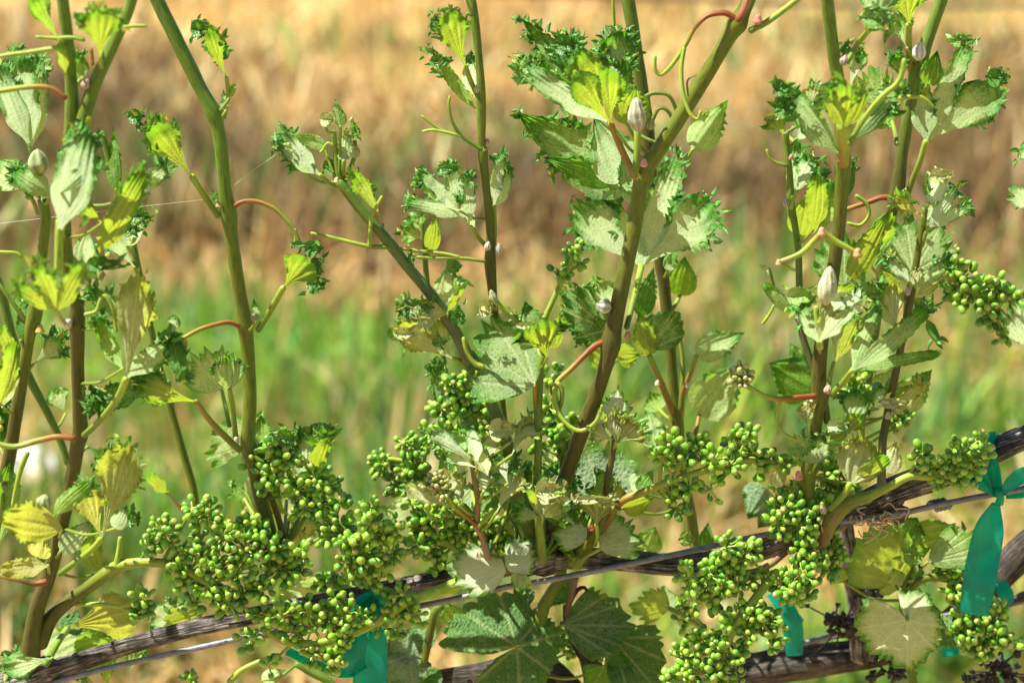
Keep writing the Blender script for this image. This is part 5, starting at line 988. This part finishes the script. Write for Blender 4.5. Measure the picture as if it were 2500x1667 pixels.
s = Shoot('woolly leaves poking in at the right edge', [(2620, 700), (2560, 760), (2510, 830)], (7, 6), (OLV, GRN), -2)
s.palm(2510, 842, [(2465, 800), (2462, 765), (2480, 738), (2520, 735)], 'W', d=-2, wool=.55, teeth=.14, nteeth=18, ruff=.08); s.palm(2520, 500, [(2462, 465), (2472, 495), (2490, 455)], 'W', d=-2, wool=.6, teeth=.14, nteeth=14); s.leaf(2520, 400, 2488, 365, 34, 'W', 'fan', d=-2, cr=10)

# leaves below the cane
s = Shoot('green shoot with large dark lobed leaves below the cane centre', [(1318, 1700), (1321, 1512), (1345, 1450), (1363, 1423), (1370, 1390)], (18, 15), (OLV, GRN, OLV), (3.5, 2.), group='leafy shoots below the cane')
s.palm(1262, 1578, [(1070, 1592), (1125, 1488), (1225, 1468), (1330, 1492), (1372, 1545), (1345, 1640), (1270, 1705), (1130, 1690)], 'N', d=1.4, phi=46, teeth=.06, nteeth=48, ruff=.04, cup=.08, sinus=.80, lobew=44, wool=.20, pet=[(1300, 1555), (1325, 1530, 3)])
s.palm(1375, 1525, [(1440, 1480), (1500, 1480), (1545, 1530), (1500, 1570), (1450, 1572)], 'N', d=2.5, phi=40, ruff=.10, sinus=.7, teeth=.05, wool=.3, pet=[(1350, 1540), (1330, 1560)]); s.palm(1495, 1555, [(1560, 1555), (1620, 1610), (1600, 1680), (1530, 1680)], 'N', d=3, phi=42, ruff=.06, sinus=.7, teeth=.06, pet=[(1440, 1535), (1370, 1520)], petcol=(OLV, ORG))
s.palm(1475, 1625, [(1425, 1640), (1440, 1690), (1500, 1690), (1545, 1650), (1500, 1590)], 'G', d=1.8, phi=20, wool=.1, sinus=.7, teeth=.07); s.stem([(1467, 1612), (1470, 1570), (1478, 1540)], (7, 6), (YGR, GRN), 2.2, 'petiole'); s.leaf(1350, 1430, 1390, 1470, 90, 'N', 'ovate', d=3.4, phi=20)
s.palm(1635, 1485, [(1545, 1480), (1560, 1505), (1590, 1440), (1610, 1450)], 'Y', d=5, phi=-36, teeth=.12, pet=[(1670, 1505), (1715, 1532)], petcol=(YGR, YGR), petr=(7, 6)); s.leaf(1640, 1490, 1625, 1425, 44, 'W', 'ovate', d=5.5)
s.leaf(1010, 1565, 940, 1605, 110, 'N', 'ovate', d=4, phi=30, wool=.55); s.palm(1000, 1600, [(930, 1620), (945, 1670), (1010, 1690), (1050, 1640)], 'N', d=3.4, wool=.6, phi=35); s.leaf(1060, 1570, 990, 1540, 80, 'N', 'ovate', d=4.4, wool=.3); s.stem([(1078, 1478), (1061, 1494), (1050, 1540), (1043, 1580), (1030, 1640)], (11, 9), (GRN, BRN, OLV), 3.2, 'side_shoot'); s.leaf(1110, 1520, 1090, 1470, 60, 'P', 'ovate', d=4); s.leaf(1040, 1480, 1015, 1530, 44, 'W', 'ovate', d=4)
s.leaf(1290, 1480, 1250, 1440, 70, 'N', 'ovate', d=4, wool=.3); s.leaf(1080, 1660, 1010, 1650, 60, 'N', 'ovate', d=3)
s = Shoot('shoot with yellow green and pale leaves below the right cane', [(2235, 1700), (2212, 1560), (2205, 1480), (2212, 1430), (2235, 1380), (2225, 1330)], (12, 9), (OLV, GRN, OLV), 4, group='leafy shoots below the cane')
s.palm(2215, 1512, [(2110, 1448), (2085, 1535), (2125, 1595), (2215, 1636), (2285, 1590), (2300, 1530), (2262, 1442), (2190, 1440)], 'W', d=.5, phi=50, wool=.75, teeth=.06, nteeth=40, ruff=.045, sinus=.72, lobew=44, veincol=(.48, .46, .32), cup=.08, pet=[(2208, 1470), (2220, 1430)])
s.palm(2300, 1500, [(2340, 1530), (2330, 1580), (2290, 1580), (2270, 1480)], 'N', d=3, wool=.25); s.palm(2185, 1425, [(2100, 1400), (2090, 1330), (2130, 1285), (2200, 1300), (2215, 1370)], 'Y', d=5, phi=-44, teeth=.05, sinus=.8, wool=.05); s.leaf(2225, 1315, 2345, 1288, 76, 'Y', 'ovate', d=5, phi=-36); s.leaf(2210, 1310, 2240, 1262, 90, 'G', 'ovate', d=4.5, phi=20); s.palm(2265, 1372, [(2310, 1330), (2375, 1305), (2385, 1335), (2330, 1362)], 'P', d=2.5, wool=.4, phi=30, cr=20)
s.frill(2228, 1352, 26, (16, 18), 13, 3, 'P'); s.frill(2240, 1395, 18, (10, 16), 12, 3, 'G'); s.leaf(2195, 1425, 2180, 1385, 44, 'W', 'ovate', d=3.5); s.leaf(2190, 1440, 2150, 1395, 70, 'W', 'ovate', d=5.5, wool=.4); s.stem([(2220, 1450), (2240, 1420), (2275, 1408), (2310, 1412)], (9, 10), (OLV, GRN), 3, 'side_shoot'); s.leaf(2060, 1420, 2040, 1380, 40, 'Y', 'ovate', d=6)
s = Shoot('green stem and pale leaves at the bottom left below the cane', [(830, 1700), (800, 1662), (760, 1640), (725, 1620)], (13, 10), (GRN, GRN), 4, group='leafy shoots below the cane')
s.stem([(560, 1664), (590, 1636), (630, 1616), (680, 1600)], (8, 7), (YGR, YGR), 3, 'side_shoot'); s.palm(415, 1500, [(370, 1535), (365, 1490), (410, 1465), (450, 1475)], 'W', d=2, wool=.5, ruff=.12, cr=14); s.leaf(400, 1530, 505, 1492, 60, 'Y', 'ovate', d=2, phi=-44); s.leaf(435, 1500, 420, 1478, 20, 'Y', 'fan', d=1.4, cr=8); s.leaf(780, 1440, 690, 1435, 60, 'P', 'ovate', d=4, wool=.6); s.leaf(900, 1420, 830, 1400, 60, 'P', 'ovate', d=5, wool=.5); s.leaf(990, 1260, 940, 1240, 90, 'P', 'ovate', d=6, wool=.6); s.leaf(640, 1660, 700, 1640, 40, 'W', 'ovate', d=4)

# small young leaves crowding the shoot bases
for sh in list(SHOOTS):
    bx0, by0 = sh.base
    if not (60 < bx0 < 2300 and 1260 < by0 < 1420) or sh.d > 4: continue
    for k in range(9):
        bx = bx0 + rng.normal(0, 55); by = by0 - rng.uniform(15, 200); a = rng.uniform(-1.3, 1.3); L_ = rng.uniform(45, 85)
        sh.leaf(bx, by, bx + L_ * math.sin(a), by - L_ * math.cos(a), L_ * rng.uniform(.55, .95), rnd.choice('PPWCWG'), rnd.choice(('fan', 'ovate', 'ovate')), d=rng.uniform(.8, 4.5),
                pet=[((bx + bx0) / 2, (by + by0) / 2 + 10), (bx0, by0 - 10)], petr=(4, 5), cr=10, size=11, teeth=.11)
# ------------------------------------------------------------------ flower clusters
cluster('largest dense flower cluster, left, above the cane', [(310, 1376), (355, 1372), (420, 1378), (480, 1405), (530, 1440), (570, 1480)],
        [(400, 1300, 50, 22), (375, 1330, 32, 10), (470, 1345, 48, 20), (500, 1258, 55, 24), (470, 1240, 30, 6), (548, 1305, 48, 20), (440, 1395, 38, 12), (600, 1340, 58, 28), (580, 1400, 55, 22), (530, 1370, 45, 18), (510, 1430, 55, 20), (560, 1470, 48, 16), (640, 1440, 42, 14), (480, 1470, 38, 10), (450, 1430, 35, 8)],
        (-2, -3), (13, 9), (YGR, GRN), seed=1)
cluster('flower cluster wing between the largest left cluster and the bare shoot base', [(570, 1475), (630, 1425), (665, 1390), (700, 1360)], [(690, 1380, 56, 26), (660, 1340, 45, 16), (735, 1350, 40, 14), (620, 1280, 40, 14), (640, 1310, 36, 12), (725, 1395, 36, 10)],
        (-2.6, -2.2), (8, 6), (YGR, GRN), seed=31)
cluster('little round bunch of flower buds under the left side shoot', [(185, 1475), (240, 1474), (300, 1480), (330, 1472)], [(345, 1455, 32, 12), (352, 1490, 30, 10), (338, 1505, 22, 4)], (-1, -2.6), (6, 6), seed=2)
cluster('long flower cluster curving under the cane beside the teal tie', [(1185, 1404, 1.3), (1120, 1424, 1.2), (1060, 1446, 1.1), (1005, 1460), (930, 1512), (860, 1545), (780, 1568), (700, 1566), (640, 1535)],
        [(615, 1560, 45, 12), (640, 1500, 45, 16), (655, 1620, 32, 6), (690, 1500, 45, 16), (750, 1490, 45, 18), (800, 1510, 48, 20), (850, 1495, 46, 18), (830, 1560, 40, 14), (720, 1540, 40, 14), (770, 1600, 40, 12), (810, 1610, 38, 12), (820, 1460, 30, 6), (960, 1480, 48, 18), (1000, 1500, 48, 18), (985, 1450, 32, 8), (930, 1520, 32, 6), (900, 1500, 30, 6), (970, 1540, 26, 4)],
        (-1, -2.5, -3), (15, 9), (YGR, YGR), seed=3)
cluster('dark flower cluster slanting down from the bare left shoot', [(600, 1095), (660, 1145), (720, 1195), (770, 1240), (815, 1275), (860, 1305)],
        [(625, 1120, 42, 18), (660, 1090, 30, 8), (665, 1160, 42, 16), (700, 1125, 42, 16), (725, 1195, 46, 18), (770, 1165, 46, 20), (800, 1185, 36, 10), (745, 1240, 42, 14), (790, 1230, 36, 8), (830, 1220, 34, 8), (830, 1285, 42, 14), (805, 1305, 36, 12), (640, 1195, 26, 6)],
        (0, -1.6), (8, 11), (GRN, GRN), seed=4)
cluster('rounded flower cluster above the cane in front of the teal tie', [(985, 1455), (945, 1440), (905, 1420), (880, 1370), (885, 1320), (905, 1270)],
        [(885, 1345, 55, 28), (860, 1370, 45, 18), (910, 1270, 44, 18), (905, 1240, 32, 8), (940, 1310, 42, 14), (960, 1350, 38, 10), (900, 1405, 48, 18), (850, 1320, 34, 10), (930, 1385, 38, 10), (965, 1285, 30, 8)],
        (-1.5, -3), (9, 6), seed=5)
cluster('flower cluster left of the reddish side stem', [(1185, 1395), (1150, 1370), (1100, 1330), (1050, 1318), (1000, 1318), (960, 1314)],
        [(1050, 1262, 50, 22), (1085, 1235, 40, 16), (1100, 1290, 46, 20), (1055, 1320, 42, 16), (1135, 1300, 42, 16), (1065, 1370, 36, 14), (1020, 1330, 34, 10), (1040, 1290, 40, 14), (1200, 1280, 44, 16), (1225, 1320, 34, 10), (1185, 1320, 34, 10), (1010, 1235, 30, 8)],
        (.5, -1), (11, 9), seed=6)
cluster('flower cluster behind the woolly cream leaves', [(1200, 1330), (1130, 1230), (1060, 1170), (1000, 1130), (950, 1120)],
        [(940, 1130, 42, 16), (965, 1180, 42, 16), (985, 1080, 36, 10), (1010, 1145, 46, 16), (1040, 1190, 42, 16), (1015, 1095, 36, 10), (1050, 1060, 40, 10), (1080, 1120, 36, 8)], 3, (8, 6), seed=7)
cluster('flower cluster tucked behind the diagonal shoot', [(1215, 1180), (1175, 1060), (1140, 1000), (1120, 950)],
        [(1140, 960, 48, 24), (1105, 935, 34, 10), (1125, 1010, 46, 18), (1175, 990, 36, 10), (1080, 1000, 36, 12), (1150, 920, 24, 6), (1090, 1050, 36, 10), (1180, 1040, 30, 8)], 2.4, (8, 6), seed=8)
cluster('small pinkish immature flower cluster on the reddish side stem', [(1108, 1236), (1095, 1215), (1080, 1195)], [(1066, 1180, 32, 30), (1085, 1200, 26, 14), (1050, 1190, 22, 10)], -3.4, (6, 4), bud=6.5, pale=True, seed=9)
cluster('narrow flower cluster hidden behind the green side stem', [(1335, 1280), (1365, 1180), (1375, 1080), (1345, 960)],
        [(1340, 925, 30, 8), (1340, 995, 34, 12), (1372, 1040, 40, 16), (1385, 1085, 34, 12), (1360, 905, 22, 4), (1312, 1085, 26, 6), (1345, 1060, 30, 8), (1365, 1130, 32, 8), (1300, 1150, 26, 6)], 3, (7, 5), seed=10)
cluster('loose flower cluster on the orange stalk right of centre', [(1440, 1330), (1470, 1290), (1512, 1228), (1555, 1207), (1619, 1182), (1693, 1157), (1760, 1135), (1830, 1122), (1880, 1128)],
        [(1640, 1080, 42, 16), (1620, 1112, 34, 10), (1700, 1090, 42, 16), (1740, 1128, 42, 14), (1790, 1072, 44, 16), (1830, 1055, 32, 8), (1835, 1108, 42, 14), (1860, 1145, 34, 10), (1780, 1140, 40, 12), (1665, 1130, 40, 12), (1640, 1200, 44, 16), (1650, 1240, 36, 12), (1735, 1195, 38, 6), (1680, 1190, 30, 8), (1920, 1130, 30, 8), (1890, 1110, 26, 6)],
        (-.8, -1.5, -1.), (11, 8), (RED, ORG, YGR, YGR, YGR), seed=11)
cluster('small upright flower cluster in the centre, standing alone against the straw', [(1325, 790), (1345, 745), (1370, 690), (1385, 660), (1402, 620)], [(1402, 610, 26, 9), (1398, 640, 20, 5), (1368, 668, 28, 8), (1420, 645, 16, 3)], 2, (8, 5), (YGR, YGR), bud=8.6, seed=12)
cluster('tight round reddish bud ball on the red stalk', [(1828, 945), (1815, 930)], [(1808, 918, 30, 34)], -4, (7, 5), bud=8.2, pale=True, seed=13)
cluster('flower cluster on the green stalk left of the long teal tie', [(2000, 1330, 1.5), (2030, 1270, 1.7), (2074, 1226, 1.5), (2120, 1212, 1.2), (2170, 1188), (2222, 1162), (2265, 1164), (2320, 1157)],
        [(2250, 1110, 34, 12), (2270, 1135, 30, 8), (2305, 1140, 40, 14), (2340, 1105, 42, 16), (2370, 1140, 40, 14), (2395, 1105, 36, 12), (2350, 1172, 34, 8), (2292, 1175, 28, 6), (2390, 1075, 26, 6)],
        (-1, -2.5, -2.5), (13, 9), ((.22, .14, .06), OLV, YGR, YGR), seed=14)
cluster('flower cluster in front of the cane just below the thick right shoot', [(2040, 1290), (1995, 1322), (1955, 1350), (1930, 1400)],
        [(1915, 1245, 46, 22), (1960, 1235, 44, 20), (2010, 1240, 40, 14), (1900, 1280, 40, 14), (1950, 1285, 48, 22), (2005, 1290, 44, 18), (2030, 1330, 36, 10), (1960, 1330, 36, 12), (2045, 1360, 34, 10), (1980, 1370, 44, 14), (2020, 1390, 40, 12), (1960, 1400, 46, 20), (1930, 1440, 42, 16), (1970, 1450, 34, 10), (1905, 1420, 36, 12)],
        (-.5, -2.5), (13, 8), (OLV, YGR, YGR), seed=15)
cluster('flower cluster in front of the cane on a brownish stalk, right of the wire crossing', [(1985, 1325), (1928, 1340), (1885, 1374), (1840, 1395), (1770, 1400), (1720, 1410)],
        [(1770, 1335, 44, 20), (1820, 1345, 42, 16), (1790, 1370, 36, 12), (1690, 1410, 46, 22), (1730, 1400, 42, 18), (1700, 1445, 38, 14), (1760, 1430, 42, 18), (1800, 1430, 42, 16), (1840, 1410, 36, 12), (1740, 1460, 36, 12)],
        (-1, -3), (10, 7), ((.16, .06, .04), (.2, .09, .05), YGR, YGR), seed=32)
cluster('bright flower cluster hanging lowest at the right, reaching the bottom edge', [(1900, 1390), (1860, 1440), (1800, 1520), (1765, 1600), (1740, 1690)],
        [(1840, 1500, 46, 20), (1790, 1510, 42, 16), (1880, 1510, 44, 18), (1890, 1560, 36, 12), (1710, 1560, 48, 22), (1670, 1600, 42, 16), (1750, 1590, 44, 18), (1690, 1640, 46, 18), (1640, 1650, 36, 10), (1750, 1640, 44, 16), (1800, 1600, 40, 14), (1820, 1550, 36, 12), (1800, 1650, 38, 10)],
        (-2, -3.5, -3.5), (12, 9), (YGR, YGR, YGR), seed=33)
cluster('blurred flower cluster at the right edge against the dark ground', [(2235, 690), (2290, 665), (2360, 700), (2420, 735), (2490, 720), (2540, 700)],
        [(2330, 650, 38, 12), (2355, 680, 36, 12), (2325, 715, 34, 10), (2375, 715, 40, 14), (2410, 745, 36, 10), (2430, 705, 40, 14), (2475, 725, 36, 12), (2395, 690, 26, 6), (2415, 770, 34, 10), (2450, 815, 34, 10), (2470, 790, 30, 8), (2500, 760, 34, 10), (2345, 735, 26, 6)], 5, (9, 8), seed=16)
cluster('flower cluster behind the tail of the long teal tie', [(2220, 1440), (2260, 1412), (2310, 1410), (2350, 1440), (2385, 1500), (2400, 1540)],
        [(2320, 1370, 34, 12), (2345, 1400, 38, 14), (2330, 1440, 36, 12), (2355, 1470, 34, 10), (2300, 1400, 28, 8), (2390, 1510, 44, 20), (2350, 1545, 40, 16), (2430, 1545, 44, 18), (2390, 1580, 46, 20), (2440, 1500, 36, 10), (2345, 1500, 30, 8), (2465, 1565, 30, 8), (2410, 1470, 32, 8)],
        (3.5, 2.5), (9, 8), seed=17)
cluster('flower cluster half hidden behind the base of the thick right shoot', [(2020, 1290), (2030, 1220), (2040, 1160), (2060, 1080)], [(2015, 1150, 36, 12), (2045, 1190, 38, 12), (1995, 1085, 30, 8), (2040, 1130, 34, 10), (1950, 1195, 28, 6), (2070, 1170, 34, 10), (1905, 1180, 26, 6), (2085, 1200, 28, 6)], 2, (7, 5), seed=18)
cluster('sparse blurred flower buds between the right shoots', [(2110, 1100), (2095, 1020), (2090, 940)], [(2085, 930, 28, 8), (2110, 955, 26, 8), (2070, 960, 24, 5), (2120, 905, 22, 5), (2195, 1000, 26, 7), (2190, 1040, 24, 6), (2215, 1020, 20, 5), (2100, 1000, 24, 6)], 4, (6, 4), seed=19)
cluster('few flower buds behind the cane above the teal tie', [(850, 1440), (820, 1425), (795, 1415)], [(785, 1415, 28, 8), (815, 1412, 22, 6), (765, 1425, 20, 5), (840, 1430, 20, 5)], 4, (6, 4), seed=20)
cluster('tiny flower bunch poking up from the bottom edge at the left', [(468, 1720), (466, 1680), (464, 1660)], [(465, 1650, 22, 10), (468, 1670, 22, 6)], 2, (6, 4), bud=8, seed=21)
cluster('blurred flower buds below the cane behind the big dark leaf', [(1290, 1640), (1270, 1560), (1265, 1500)], [(1265, 1480, 26, 8), (1250, 1500, 24, 6), (1380, 1560, 24, 6), (1395, 1590, 24, 6), (1290, 1530, 22, 5)], 5, (6, 4), seed=22)
cluster('blurred flower buds under the cane right of the dark leaves', [(1720, 1530), (1690, 1500), (1670, 1480)], [(1680, 1490, 28, 8), (1660, 1475, 22, 6), (1665, 1520, 24, 6)], 6, (6, 4), seed=23)
cluster('blurred dark flower buds at the left edge', [(-30, 1060), (-5, 1030), (5, 1010)], [(0, 1010, 24, 8), (5, 1045, 22, 6), (-5, 990, 20, 5)], 1, (6, 4), seed=24)
